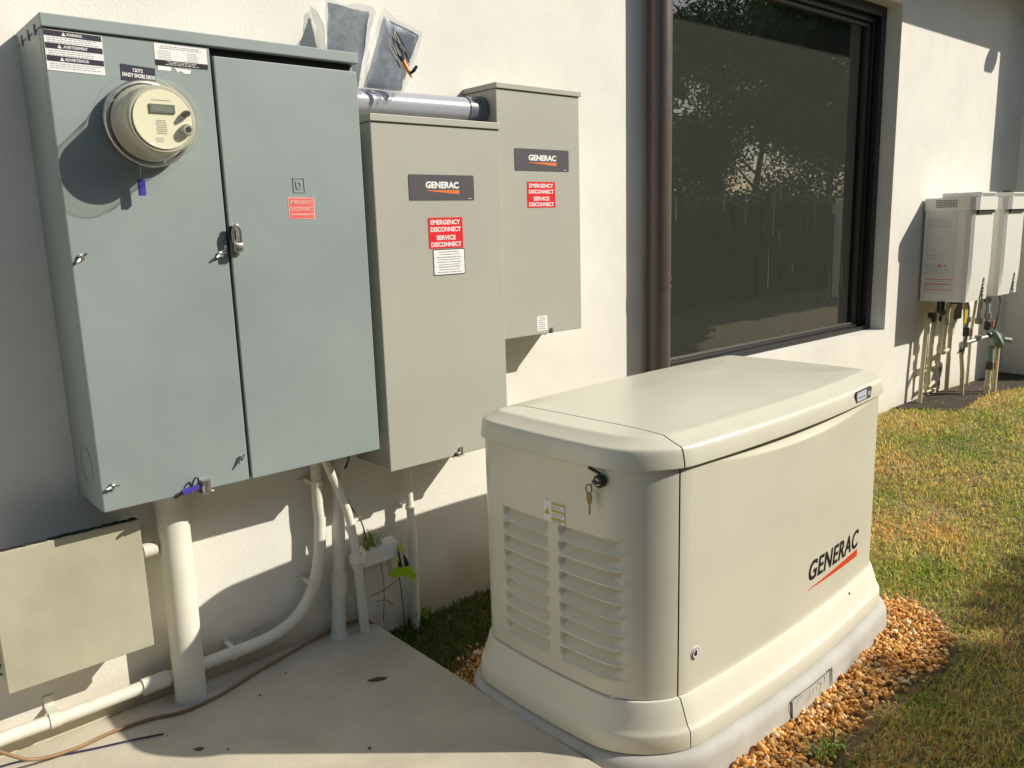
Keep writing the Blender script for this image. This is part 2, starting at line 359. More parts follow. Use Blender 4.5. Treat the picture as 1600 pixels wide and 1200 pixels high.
# downpipe
dp=thing('downpipe','round brown metal downpipe running down the wall left of the dark window','downpipe',(2.203,-.055,-.05))
b=B(); tube(b,[(2.203,-.056,-.05),(2.203,-.056,2.724)],.0485,32); obj('pipe',b,M_brown,dp,smooth=True)
b=B(); tube(b,[(2.203,-.056,.95),(2.203,-.056,1.0)],.0505,32); obj('strap',b,M_brown,dp,smooth=True)
b=B(); lathe(b,(2.222,-.102,.975),(.3,-1,0),[(0,.004),(.005,.004),(.005,0)],8); obj('screw',b,M_black,dp)

# ------------------------------------------------------------------ meter panel (A)
AX0,AX1,AD,AZ0,AZ1=.043,.769,.2165,.605,1.6625
A=thing('meter_cabinet','large blue-grey electrical cabinet with a round meter and a tall door on the right','cabinet',(.4,-.1,.605))
b=B(); box(b,AX0,AX1,-.199,-.001,AZ0,1.636,.003); obj('housing',b,M_blue,A)
b=B(); box(b,AX0-.001,AX1+.004,-.223,-.0015,1.6365,AZ1,.002); obj('top_cap',b,M_blue,A)
b=B(); box(b,AX0+.0005,.3855,-AD,-.1995,AZ0+.002,1.6355,.0025); 
obj('meter_cover',b,M_blue,A)
b=B(); box(b,.392,AX1-.001,-.2185,-.2005,AZ0+.002,1.617,.0025); dA=obj('door',b,M_blue,A)
b=B(); box(b,.388,AX1-.012,-.2035,-.1995,1.6175,1.636); obj('door_shade_strip',b,M_dark,A); bpy.data.objects['door_shade_strip'].name='door_gap_shade'  # dark strip painting the shade in the gap above the door
b=B(); box(b,.3862,.3914,-.2025,-.1995,AZ0+.002,1.617); obj('seam_gap_shade',b,M_dark,A)  # near-black filler, colours the seam as if in deep shade
# embossed ring around the meter
MC=Vector((.226,0,1.455))
b=B(); 
def ring(bm,c,R,r,seg=64,ax='y'):
    pts=[(c[0]+R*math.cos(t),c[1],c[2]+R*math.sin(t)) for t in [2*math.pi*k/seg for k in range(seg+1)]]
    tube(bm,pts,r,8,cap=False)
ring(b,(MC.x,-AD+.0014,MC.z),.106,.0020); obj('embossed_ring',b,M_blue,A,smooth=True)
# embossed maker's square
def embsq():
    b=B(); cx,cz=.581,1.330; y=-.2186; t=.0016
    def fr(h,w):
        for (a,c,e,f) in ((-h,-h+w,-h,h),(h-w,h,-h,h),(-h+w,h-w,-h,-h+w),(-h+w,h-w,h-w,h)): box(b,cx+a,cx+c,y-t,y,cz+e*1.15,cz+f*1.15,.0005)
    fr(.016,.0022)
    pts=[(-.007,-.0095),(.003,-.0095),(.007,-.005),(.007,.005),(.003,.0095),(-.009,.0095)]
    q=[(x*.55,z*.6) for x,z in pts]
    for i in range(len(pts)):
        j=(i+1)%len(pts); a0,a1,b0,b1=pts[i],pts[j],q[i],q[j]
        vs=[b.verts.new((cx+p[0],y-t,cz+p[1])) for p in (a0,a1,b1,b0)]; b.faces.new(vs)
        vs2=[b.verts.new((cx+p[0],y,cz+p[1])) for p in (a0,a1)]; b.faces.new((vs[0],vs[1],vs2[1],vs2[0]))
    return b
obj('embossed_mark',embsq(),M_blue,A)
def word(name,txt,w,h,o,ux,uy,m,parent,**k):
    me=textmesh(txt,w,h,o,ux,uy,**k); return obj(name,me,m,parent)
YA=-AD-.0008
# three-language warning label
lb=plate('warning_label',.046,.156,1.553,1.632,-AD-.0002,M_white,A,th=.0006,tilt=-.015)
bb=B()
for zc in (1.6265,1.602,1.5775): 
    poly(bb,[(-.054,-.0055),(.054,-.0055),(.054,.0055),(-.054,.0055)],(.101,YA-.0002,zc-.001),(math.cos(-.015),0,math.sin(-.015)),EZ,.0002)
obj('heading_band',bb,M_navy,lb)
for t,zc in (('WARNING',1.6265),('AVERTISSEMENT',1.602),('ADVERTENCIA',1.5775)):
    word('lettering','\u25B2 '+t if False else t,.030 if t=='WARNING' else .046,.0058,(.103,YA-.0006,zc-.001),EX,EZ,M_white,lb)
bb=B()
for i,zc in enumerate((1.6145,1.5895,1.5645)): microtext(bb,(.101,YA,zc-.0015),EX,EZ,.10,.012,3,.0011,1,i,False)
obj('small_print',bb,M_ink,lb)
bb=B()
for zc,xx in ((1.6265,.083),(1.602,.073),(1.5775,.075)): poly(bb,[(-.004,-.0035),(.004,-.0035),(0,.004)],(xx,YA-.0006,zc-.001),EX,EZ,.0002)
obj('warning_triangle',bb,M_white,lb)
lb=plate('rating_label',.262,.378,1.585,1.642-.012,-AD-.0002,M_white,A,th=.0006,tilt=-.01)
bb=B(); poly(bb,[(-.058,-.0055),(.058,-.0055),(.058,.0055),(-.058,.0055)],(.320,YA-.0002,1.5905),EX,EZ,.0002); obj('black_band',bb,M_black,lb)
bb=B(); microtext(bb,(.320,YA,1.623),EX,EZ,.108,.008,2,.0014,1,3); microtext(bb,(.288,YA,1.6065),EX,EZ,.04,.02,5,.001,.8,5,False); microtext(bb,(.350,YA,1.6065),EX,EZ,.036,.02,6,.001,.8,8,False); obj('small_print',bb,M_ink,lb)
bb=B(); microtext(bb,(.320,YA-.0005,1.5905),EX,EZ,.10,.009,3,.0010,.75,9); obj('reversed_print',bb,M_white,lb)
bb=B(); poly(bb,[(-.015,-.004),(.012,-.0045),(.0145,.002),(.012,.0045),(-.015,.0045)],(.281,-AD-.0002,1.5785),EX,EZ,.0004)
poly(bb,[(-.018,.005),(-.012,-.004),(-.004,-.001),(.004,-.006),(.016,-.005),(.019,.002),(.010,.004),(.002,.0035)],(.320,-AD-.0002,1.5772),EX,EZ,.0004); obj('torn_sticker',bb,M_white,A)
lb=plate('address_plate',.187,.2585,1.545,1.578,-AD-.0002,M_navy,A,th=.0008,tilt=-.05)
tu=(math.cos(-.05),0,math.sin(-.05)); tv=(-math.sin(-.05),0,math.cos(-.05))
word('lettering','12072',.020,.0075,(.2225,YA-.0005,1.5685),tu,tv,M_white,lb)
word('lettering','SANDY SHORE DRIVE',.068,.0085,(.2232,YA-.0005,1.5575),tu,tv,M_white,lb,bold=.03)
# faded red label on the door
lb=plate('disconnect_label',.548,.620,1.247,1.300,-.2187,M_pinkt,A,th=.0005,tilt=-.01,label='sun-faded pink emergency disconnect label')
bb=B()
for z_,h_ in ((1.2945,.006),(1.2765,.005),(1.2655,.0035),(1.2535,.006),(1.2605,.0018)): 
    poly(bb,[(-.0335,-h_/2),(.0335,-h_/2),(.0335,h_/2),(-.0335,h_/2)],(.584,-.2194,z_),EX,EZ,.0002)
poly(bb,[(-.0335,-.025),(.0335,-.025),(.0335,.0245),(-.0335,.0245)],(.584,-.21925,1.2735),EX,EZ,.0001)
obj('faded_field',bb,M_pink,lb)
word('lettering','EMERGENCY',.061,.0095,(.584,-.2198,1.2885),EX,EZ,M_pinkt,lb,bold=.03)
word('lettering','DISCONNECT',.063,.0095,(.584,-.2198,1.2725),EX,EZ,M_pinkt,lb,bold=.03)
bb=B(); poly(bb,[(-.031,-.0016),(.031,-.0016),(.031,.0016),(-.031,.0016)],(.584,-.2198,1.2585),EX,EZ,.0002); obj('print_line',bb,M_pinkt,lb)
# wing screws
def wingscrew(c,y,ang,parent):
    b=B(); lathe(b,(c[0],y,c[1]),(0,-1,0),[(.0,.012),(.004,.012),(.004,.006),(.0075,.005),(.0075,0)],12)
    for s in (0,math.pi):
        d=Vector((math.cos(ang+s),-.5,math.sin(ang+s))).normalized(); p=Vector((c[0],y-.006,c[1]))
        tube(b,[p,p+d*.009,p+d*.016],[.003,.0034,.002],8)
    obj('wing_screw',b,M_steel,parent,smooth=True)
wingscrew((.062,1.175),-AD,.7,A); wingscrew((.364,1.168),-AD,.4,A); wingscrew((.366,.666),-AD,1.0,A); wingscrew((.066,.665),-AD,.1,A)
# rolled seam hooks on the top-left side corner
for yy in (-.17,-.11,-.05): b=B(); box(b,AX0-.004,AX0,yy-.006,yy+.006,1.628,1.648,.001); obj('cap_clip',b,M_blue,A)
# knock-out on left side
b=B(); pts=[(AX0-.0004,-.12+.045*math.cos(t),.70+.045*math.sin(t)) for t in [2*math.pi*k/40 for k in range(41)]]; tube(b,pts,.0018,6,False); obj('knockout_ring',b,M_blue,A)
# door hasp + padlock
b=B(); box(b,.396,.412,-.226,-.2185,1.165,1.235,.002); box(b,.374,.380,-.2205,-.2165,1.182,1.212,.001); obj('hasp',b,M_steel,A)
pl=thing('padlock','small steel padlock hanging on the hasp at the cabinet door seam','padlock',(.402,-.235,1.16))
b=B(); box(b,.390,.412,-.248,-.232,1.172,1.194,.003,3); obj('lock_body',b,M_steel,pl,smooth=True)
b=B(); tube(b,smoothpath([(.391,-.240,1.194),(.391,-.241,1.222),(.400,-.242,1.236),(.409,-.241,1.222),(.409,-.240,1.194)]),.0034,10); obj('shackle',b,M_steel,pl,smooth=True)
b=B(); box(b,.384,.402,-.2345,-.2265,1.200,1.234,.004,3); obj('lock_cover',b,M_black,pl,smooth=True)
# bottom hasp with blue seal
b=B(); box(b,.258,.290,-.232,-.20,.600,.6065,.002); tube(b,[(.273,-.224,.604),(.273,-.224,.634)],.0115,16); obj('bottom_latch',b,M_steel,A,smooth=True)
def seal(name,label,c,d,L,r=.006):
    t=thing(name,label,'seal',c); c=Vector(c); d=Vector(d).normalized()
    b=B(); obox(b,c+d*L/2,d,d.cross(EY).normalized() if abs(d.y)<.9 else EX,d.cross(d.cross(EY)).normalized(),L/2,r*.8,r,.0015); obj('tag',b,M_blt,t)
    return t
s1=seal('security_seal','violet plastic security seal hanging below the round meter','',(0,0,-1),0) if False else None
s1=thing('security_seal','violet plastic security seal dangling below the round meter','seal',(.195,-.235,1.30))
b=B(); box(b,.1885,.2025,-.248,-.238,1.303,1.338,.001); obj('tag',b,M_blt,s1)
b=B(); tube(b,[(.196,-.243,1.337),(.1965,-.244,1.352),(.198,-.246,1.37)],.0012,6); obj('wire',b,M_steel,s1)
s2=thing('security_seal','violet plastic security seal lying at the bottom edge of the meter cabinet','seal',(.24,-.225,.60))
b=B(); obox(b,(.232,-.232,.6205),(.985,0,.17),(0,1,0),(-.17,0,.985),.020,.006,.0055,.001); obj('tag',b,M_blt,s2)
b=B(); obox(b,(.204,-.231,.6135),(.9,0,.43),(0,1,0),(-.43,0,.9),.011,.005,.003,.001); obj('dark_tip',b,M_black,s2)
b=B(); tube(b,smoothpath([(.236,-.232,.626),(.243,-.232,.642),(.252,-.231,.646),(.255,-.229,.63),(.262,-.226,.618)]),.0022,8); obj('wire',b,M_black,s2,smooth=True)

# ------------------------------------------------------------------ meter
me_=thing('electric_meter','round glass-covered electric meter on the blue-grey cabinet','meter',(MC.x,-AD,MC.z))
b=B(); lathe(b,(MC.x,-AD,MC.z),(0,-1,0),[(.0905,0),(.0915,.004),(.0915,.026),(.0885,.030),(.084,.031),(.084,.030)],64); obj('socket_ring',b,M_steel,me_,smooth=True)
b=B(); lathe(b,(MC.x,-AD-.028,MC.z),(0,-1,0),[(0,.001),(.080,.001),(.080,.010),(.073,.018),(.070,.078),(.066,.082),(0,.082)],64); obj('meter_body',b,M_mbody,me_,smooth=True)
b=B(); lathe(b,(MC.x,-AD-.028,MC.z),(0,-1,0),[(.088,.004),(.088,.012),(.0835,.018),(.0815,.055),(.079,.094),(.074,.104),(.064,.109),(.060,.1075),(0,.1075)],64); obj('glass_cover',b,M_mglass,me_,smooth=True)
fy=-AD-.028-.0825
b=B(); lathe(b,(MC.x,fy,MC.z),(0,-1,0),[(.060,0),(.060,.003),(0,.003)],64); fc=obj('dial_face',b,M_face,me_)
b=B(); box(b,MC.x-.026,MC.x+.026,fy-.007,fy-.003,MC.z+.012,MC.z+.030,.001); obj('display',b,M_lcd,me_)
b=B(); microtext(b,(MC.x-.004,fy-.0032,MC.z-.016),EX,EZ,.036,.03,7,.0016,.7,4); microtext(b,(MC.x,fy-.0032,MC.z+.038),EX,EZ,.05,.006,1,.0015,.8,2); microtext(b,(MC.x-.01,fy-.0032,MC.z-.042),EX,EZ,.03,.01,3,.001,.7,12); obj('dial_lettering',b,M_ink,fc)
word('digits','888888',.040,.010,(MC.x,fy-.0072,MC.z+.021),EX,EZ,M_ink,me_,bold=0)
b=B(); lathe(b,(MC.x+.047,fy-.002,MC.z+.013),(0,-1,0),[(0,.022),(.004,.022),(.007,.012),(.007,0)],14); obj('reset_button',b,M_black,me_,smooth=True)
b=B(); lathe(b,(MC.x+.045,fy-.002,MC.z-.020),(0,-1,0),[(0,.018),(.010,.018),(.012,.012),(.012,0)],20); obj('optical_port',b,M_galv,me_,smooth=True)
b=B(); lathe(b,(MC.x+.045,fy-.0205,MC.z-.020),(0,-1,0),[(0,.001),(.006,.001),(.006,0)],16); obj('port_lens',b,M_black,me_)

# ------------------------------------------------------------------ transfer switches B and C
def sticker_red(x0,x1,z0,z1,y,parent,tilt=0):
    lb=plate('disconnect_label',x0,x1,z0,z1,y,M_red,parent,th=.0006,tilt=tilt); cx,cz,w,h=(x0+x1)/2,(z0+z1)/2,x1-x0,z1-z0
    ux=(math.cos(tilt),0,math.sin(tilt)); uz=(-math.sin(tilt),0,math.cos(tilt))
    for t,fw,fz in (('EMERGENCY',.86,.35),('DISCONNECT',.88,.12),('SERVICE',.56,-.15),('DISCONNECT',.88,-.37)):
        word('lettering',t,w*fw,h*.155,(cx+w*.0,y-.0009,cz+h*fz),ux,uz,M_white,lb,bold=.03)
def logo_badge(x0,x1,z0,z1,y,parent,tilt=0):
    lb=plate('badge',x0,x1,z0,z1,y,M_char,parent,r=.004,th=.0012,tilt=tilt); cx,cz,w,h=(x0+x1)/2,(z0+z1)/2,x1-x0,z1-z0
    ux=Vector((math.cos(tilt),0,math.sin(tilt))); uz=Vector((-math.sin(tilt),0,math.cos(tilt)))
    word('lettering','GENERAC',w*.51,h*.27,(cx+w*.0,y-.0015,cz+h*.10),ux,uz,M_white,lb,bold=.045)
    b=B(); poly(b,[(-.25*w,-.13*h),(.26*w,-.26*h),(.26*w,-.09*h),(-.25*w,-.115*h)],(cx,y-.0012,cz),ux,uz,.0004); obj('swoosh',b,M_or,lb)
    b=B(); microtext(b,(cx+w*.43,y-.0012,cz-h*.43),ux,uz,w*.07,h*.03,1,h*.02,1); obj('small_print',b,M_white,lb)
Bx=thing('transfer_switch','tall beige-grey switch box with red and white labels, right of the meter cabinet','switch box',(1.04,-.1,.526),group='beige switch boxes on the wall')
b=B(); box(b,.815,1.259,-.188,-.001,.530,1.500,.002); obj('housing',b,M_tan,Bx)
b=B(); box(b,.811,1.262,-.2,-.1885,.526,1.500,.0025); obj('door',b,M_tan,Bx)
b=B(); box(b,.808,1.2645,-.206,-.0015,1.5005,1.5195,.0015); obj('top_cap',b,M_tan,Bx)
logo_badge(.921,1.156,1.303,1.357,-.2002,Bx,0) if False else None
logo_badge(.924,1.156,1.293,1.364,-.2002,Bx)
sticker_red(.984,1.108,1.156,1.244,-.2002,Bx)
lb=plate('notice_label',.996,1.112,1.078,1.157-.003,-.2002,M_black,Bx,r=.004,th=.0005)
p2=plate('notice_field',.9985,1.1095,1.0805,1.1515,-.2008,M_white,lb,r=.003,th=.0003)
b=B(); microtext(b,(1.054,-.2012,1.116),EX,EZ,.10,.066,9,.0022,.9,21)
for zz in (1.128,1.104): poly(b,[(-.055,-.0003),(.055,-.0003),(.055,.0003),(-.055,.0003)],(1.054,-.2011,zz),EX,EZ,.0001)
obj('small_print',b,M_ink,lb)
b=B(); box(b,1.030,1.075,-.211,-.190,.524,.5265,.0005); tube(b,[(1.066,-.207,.528),(1.066,-.207,.552)],.004,10); box(b,1.046,1.056,-.214,-.2,.5255,.538,.001); obj('latch',b,M_steel,Bx)
Cx=thing('transfer_switch','smaller beige-grey switch box set higher, at the far right of the three cabinets','switch box',(1.47,-.08,.855),group='beige switch boxes on the wall')
b=B(); box(b,1.290,1.648,-.149,-.001,.858,1.628,.002); obj('housing',b,M_tan,Cx)
b=B(); box(b,1.288,1.650,-.160,-.1495,.8545,1.628,.0025); obj('door',b,M_tan,Cx)
b=B(); box(b,1.286,1.656,-.166,-.0015,1.6285,1.645,.0015); obj('top_cap',b,M_tan,Cx)
b=B(); box(b,1.6485,1.655,-.12,-.06,1.02,1.10,.001); obj('side_latch',b,M_tan,Cx)
logo_badge(1.357,1.597,1.386,1.454,-.1602,Cx)
sticker_red(1.407,1.532,1.270,1.352,-.1602,Cx)
lb=plate('barcode_label',1.437,1.484,.866,.916,-.1602,M_white,Cx,th=.0004); b=B(); microtext(b,(1.4605,-.1607,.891),EX,EZ,.042,.044,6,.0022,.9,31); obj('small_print',b,M_ink,lb)
b=B(); box(b,1.470,1.512,-.171,-.150,.852,.8545,.0005); tube(b,[(1.503,-.166,.855),(1.503,-.166,.873)],.0045,10); obj('latch',b,M_steel,Cx)
# conduit between cabinets
cc=thing('conduit','thick grey conduit running above the taller switch box to the smaller one','conduit',(1.0,-.085,1.55))
b=B(); tube(b,[(.770,-.085,1.565),(1.24,-.085,1.5695)],.0355,40); obj('pipe',b,M_gpvc,cc,smooth=True)
b=B(); tube(b,[(1.222,-.085,1.5692),(1.2885,-.085,1.570)],.0385,40); tube(b,[(1.268,-.085,1.5695),(1.2885,-.085,1.570)],.0425,40); obj('coupling',b,M_dpvc,cc,smooth=True)
# junction box J
J=thing('junction_box','low weathered beige junction box at the left edge under the meter cabinet','junction box',(-.02,-.07,.215))
b=B(); box(b,-.175,.134,-.112,-.001,.222,.498,.002); obj('housing',b,M_jbox,J)
b=B(); box(b,-.1785,.1385,-.1305,-.1125,.2145,.5445,.002); obj('cover',b,M_jbox,J)
b=B(); tube(b,[(.134,-.06,.435),(.172,-.06,.437)],.0145,20); tube(b,[(.158,-.06,.436),(.19,-.062,.438)],.0185,20); obj('nipple',b,M_pvc,J,smooth=True)
b=B()
pr=random.Random(3); x=-.17
while x<.13:
    w_=.003+.005*pr.random(); obox(b,(x,-.121+pr.random()*.004,.5452),(1,0,0),(0,1,0),(0,0,1),w_,.006,.0012+.0022*pr.random(),.0008); x+=w_*1.7
obj('dark_edge_bits',b,M_dark,J)  # jagged dark bits along the top front edge of the cover
tg=thing('wire_tail','red and green wire ends beside the junction box at the left edge','wire',(-.185,-.06,.3))
b=B(); tube(b,smoothpath([(-.182,-.09,.33),(-.190,-.10,.305),(-.184,-.105,.29)]),.004,8); obj('red_wire',b,M_red,tg)
b=B(); tube(b,smoothpath([(-.180,-.085,.27),(-.190,-.10,.262),(-.182,-.10,.252)]),.003,8); obj('green_wire',b,mat('green_wire',(.02,.25,.13),.4),tg)

# ------------------------------------------------------------------ risers
R1=thing('conduit','widest white riser pipe, standing on the slab under the meter cabinet','conduit',(.232,-.066,0),group=None)
b=B(); tube(b,[(.231,-.068,-.005),(.236,-.068,.604)],.0395,40); obj('pipe',b,M_pvc,R1,smooth=True)
b=B(); tube(b,[(.2355,-.068,.556),(.236,-.068,.604)],.0435,40); obj('coupling',b,M_pvc,R1,smooth=True)
b=B(); lathe(b,(.231,-.068,0),(0,0,1),[(.045,.000),(.043,.004),(.040,.006)],24); obj('sealant_collar',b,M_pad,R1,smooth=True)
R2=thing('conduit','white conduit sweeping along the foot of the wall, bending up to the cabinet','conduit',(.2,-.045,.05))
path=[(-.9,-.045,.062),(-.5,-.045,.065),(-.2,-.045,.070),(0,-.045,.068),(.28,-.045,.072),(.42,-.045,.073),(.50,-.045,.084),(.565,-.045,.117),(.615,-.045,.180),(.642,-.045,.268),(.655,-.045,.38),(.653,-.045,.44),(.658,-.045,.605)]
b=B(); tube(b,smoothpath(path,6),.0168,20); obj('pipe',b,M_pvc,R2,smooth=True)
def strap(x,z,horizontal,parent,r=.0195,w=.012,m=None):
    b=B(); 
    if horizontal: tube(b,[(x-w/2,-.045,z),(x+w/2,-.045,z)],r,20); box(b,x-w/2,x+w/2,-.004,0,z+r-.002,z+r+.026,.001); box(b,x-w/2,x+w/2,-.045,-.001,z+r-.003,z+r)
    else: tube(b,[(x,-.045,z-w/2),(x,-.045,z+w/2)],r,20); box(b,x-r-.022,x-r+.002,-.004,0,z-w/2,z+w/2,.001); box(b,x-r,x-r+.003,-.045,-.001,z-w/2,z+w/2)
    obj('strap',b,m or M_pvc,parent,smooth=True)
strap(-.085,.0695,True,R2,w=.022); strap(.655,.50,False,R2); strap(.622,.203,False,R2,w=.014); strap(.36,.0725,True,R2,w=.014)
b=B(); tube(b,[(.12,-.045,.0685),(.185,-.045,.0695)],.0215,20); obj('coupling',b,M_pvc,R2,smooth=True)
R3=thing('conduit','upright white riser with a thick coupling low down, next to the sweeping conduit','conduit',(.69,-.045,0))
b=B(); tube(b,[(.731,-.045,.604),(.704,-.045,.20)],.0195,24); tube(b,[(.701,-.045,.17),(.690,-.045,.03),(.688,-.045,-.005)],[.0195,.0215,.028],24); obj('pipe',b,M_pvc,R3,smooth=True)
b=B(); tube(b,[(.7045,-.045,.205),(.700,-.045,.14)],.0245,24); obj('coupling',b,M_pvc,R3,smooth=True)
R4=thing('conduit','thin white conduit that slants down from the meter cabinet to a round coupling','conduit',(.755,-.075,0))
b=B(); tube(b,smoothpath([(.655,-.08,.604),(.676,-.08,.548),(.710,-.08,.455),(.731,-.08,.385),(.744,-.078,.30),(.750,-.075,.255)],6),.0125,18); tube(b,[(.752,-.075,.235),(.762,-.075,-.005)],.0145,18); obj('pipe',b,M_pvc,R4,smooth=True)
b=B(); lathe(b,(.7515,-.075,.214),(.03,0,1),[(.014,-.002),(.018,0),(.018,.012),(.024,.016),(.0245,.034),(.020,.042),(.0125,.044)],28); obj('coupling',b,M_pvc,R4,smooth=True)
R5=thing('conduit','slender white riser under the taller switch box, behind the lime flag','conduit',(.965,-.03,-.08))
b=B(); tube(b,[(.967,-.045,.53),(.972,-.045,.29)],.0125,18); tube(b,[(.972,-.045,.30),(.974,-.045,.27),(.964,-.05,-.10)],[.0125,.0155,.0155],18); obj('pipe',b,M_pvc,R5,smooth=True)
b=B(); tube(b,[(.9705,-.045,.335),(.9708,-.045,.347)],.0148,16); box(b,.940,.960,-.02,0,.336,.348,.001); obj('strap',b,M_pvc,R5,smooth=True)
b=B(); tube(b,smoothpath([(.735,-.09,.604),(.742,-.09,.58),(.738,-.085,.55),(.730,-.08,.53)]),.003,8); tag(obj('cable',b,M_black),'short black cable end poking out below the meter cabinet','cable')
b=B(); tube(b,smoothpath([(.752,-.04,.42),(.77,-.035,.385),(.802,-.03,.33),(.815,-.035,.255)]),.0024,8); tag(obj('cable',b,mat('grey_brown_cable',(.10,.08,.08),.6)),'thin brown-grey cable curving down into the stucco ledge','cable')
# stucco footing with lip
lg=thing('stucco_ledge','small cream stucco footing with a broken lip and weeds growing on it','ledge',(.88,-.02,-.1))
def rough_box(x0,x1,y0,y1,z0,z1,amp,n=3,seed=0):
    b=B(); box(b,x0,x1,y0,y1,z0,z1); bmesh.ops.subdivide_edges(b,edges=b.edges[:],cuts=7,use_grid_fill=True)
    for v in b.verts: v.co+=Vector((noise.noise(v.co*40+Vector((seed,0,0))),noise.noise(v.co*40+Vector((9,seed,0))),noise.noise(v.co*40+Vector((0,5,seed)))))*amp
    return b
obj('footing',rough_box(.80,.948,-.030,.01,-.25,.20,.003),M_st,lg)
b=rough_box(-.062,.062,-.030,.030,-.022,.022,.0035,seed=4); b.transform(Matrix.Translation((.838,-.052,.232))@Matrix.Rotation(-.10,4,'Y')@Matrix.Rotation(-.12,4,'Z')); obj('lip',b,M_st,lg)
def tuft(bm,c,n,h,spread,seed=0,w=.003,up=.6):
    r=random.Random(seed)
    for i in range(n):
        a=r.random()*6.283; L=h*(.5+.6*r.random()); base=Vector(c)+Vector((r.uniform(-1,1)*spread,r.uniform(-1,1)*spread*.5,0))
        d=Vector((math.cos(a),math.sin(a)*.7,0)); s=Vector((-math.sin(a),math.cos(a),0))*w*(.6+.7*r.random()); k=r.uniform(.2,1.0)
        p=[base,base+EZ*L*up*.5+d*L*.2*k,base+EZ*L*up+d*L*.55*k,base+EZ*L*(up+.1-.25*k)+d*L*.95*k]
        ws=[1,.9,.6,.05]; L_=[bm.verts.new(q-s*x_) for q,x_ in zip(p,ws)]; R_=[bm.verts.new(q+s*x_) for q,x_ in zip(p,ws)]
        for j in range(3): bm.faces.new((L_[j],R_[j],R_[j+1],L_[j+1]))
b=B(); tuft(b,(.822,-.05,.250),46,.085,.030,2,.0022,.6); tag(obj('weed',b,M_leafw),'tuft of thin green weeds sprouting on the stucco ledge','weed')
b=B()
for pts in ([(.84,-.062,.215),(.842,-.070,.12),(.838,-.062,.0)],[(.80,-.06,.10),(.84,-.075,.112),(.89,-.09,.14)],[(.82,-.055,.072),(.85,-.065,.07),(.87,-.075,.05)],[(.865,-.06,.21),(.855,-.085,.17),(.85,-.09,.16)],[(.872,-.06,.21),(.868,-.08,.17),(.872,-.09,.15)]): tube(b,smoothpath(pts),[.0013]*17 if False else .0013,5)
tag(obj('weed',b,mat('dry_stalk',(.16,.12,.06),.8)),'dry brown stalks hanging below the stucco ledge','weed')
# lime flag
fl=thing('marking_flag','lime and dark vinyl marking flag on a wire stake beside the stucco ledge','flag',(.90,-.08,-.08))
b=B(); tube(b,smoothpath([(.905,-.085,-.09),(.899,-.082,.05),(.893,-.08,.16)]),.0016,6); obj('stake',b,M_black,fl)
def sheet(pts,tris,th=.001):
    b=B(); vs=[b.verts.new(p) for p in pts]
    for t in tris: b.faces.new([vs[i] for i in t])
    bmesh.ops.solidify(b,geom=b.faces[:],thickness=th); return b
pA,pB,pC,pD,pE,pF=(.893,-.085,.272),(.862,-.105,.185),(.893,-.115,.178),(.930,-.12,.135),(.922,-.105,.172),(.906,-.09,.205)
b=sheet([pA,(.880,-.10,.225),(.872,-.105,.190),(.838,-.11,.178),(.846,-.112,.160),(.893,-.118,.156),(.925,-.122,.128),(.934,-.118,.142),(.922,-.105,.180),(.905,-.112,.178),(.889,-.108,.182),(.885,-.09,.235),(.902,-.092,.225),(.903,-.09,.245)],
 [(0,1,11),(1,2,10),(2,3,4),(2,4,5,10),(5,6,7,9),(7,8,9),(5,9,10),(0,11,12,13)]); obj('lime_flap',b,M_hiviz,fl)
b=sheet([(.885,-.088,.236),(.881,-.106,.205),(.874,-.106,.186),(.890,-.109,.180),(.893,-.092,.226)],[(0,1,4),(1,2,3),(1,3,4)]); obj('dark_flap',b,mat('dark_vinyl',(.01,.016,.03),.4),fl)
b=sheet([(.903,-.094,.222),(.898,-.108,.180),(.915,-.108,.178),(.916,-.10,.195)],[(0,1,2,3)]); obj('dark_flap',b,bpy.data.materials['dark_vinyl'],fl)

# cable on the slab
b=B(); tube(b,smoothpath([(-.40,-.02,.30),(-.26,-.10,.13),(-.19,-.105,.055),(-.14,-.10,.018),(-.06,-.10,.007),(.03,-.09,.006),(.12,-.10,.006),(.19,-.125,.006),(.29,-.115,.006),(.41,-.075,.006),(.52,-.045,.006),(.63,-.02,.010),(.745,-.018,.016),(.79,-.035,.012),(.825,-.065,-.02),(.86,-.09,-.055)],8),.0043,12)
tag(obj('cable',b,M_hose,smooth=True),'long brown cable lying across the slab along the foot of the wall','cable')
b=B(); tube(b,smoothpath([(-.5,-.02,.004),(-.21,-.045,.004),(-.12,-.085,.004),(-.03,-.125,.004),(.05,-.155,.004),(.12,-.185,.004)],8),.0022,8); tag(obj('cable',b,M_cabshade),'thin dark blue line standing in for the brown cable shadow, lower left slab corner','cable')  # navy tube drawn as the shadow of the brown cable

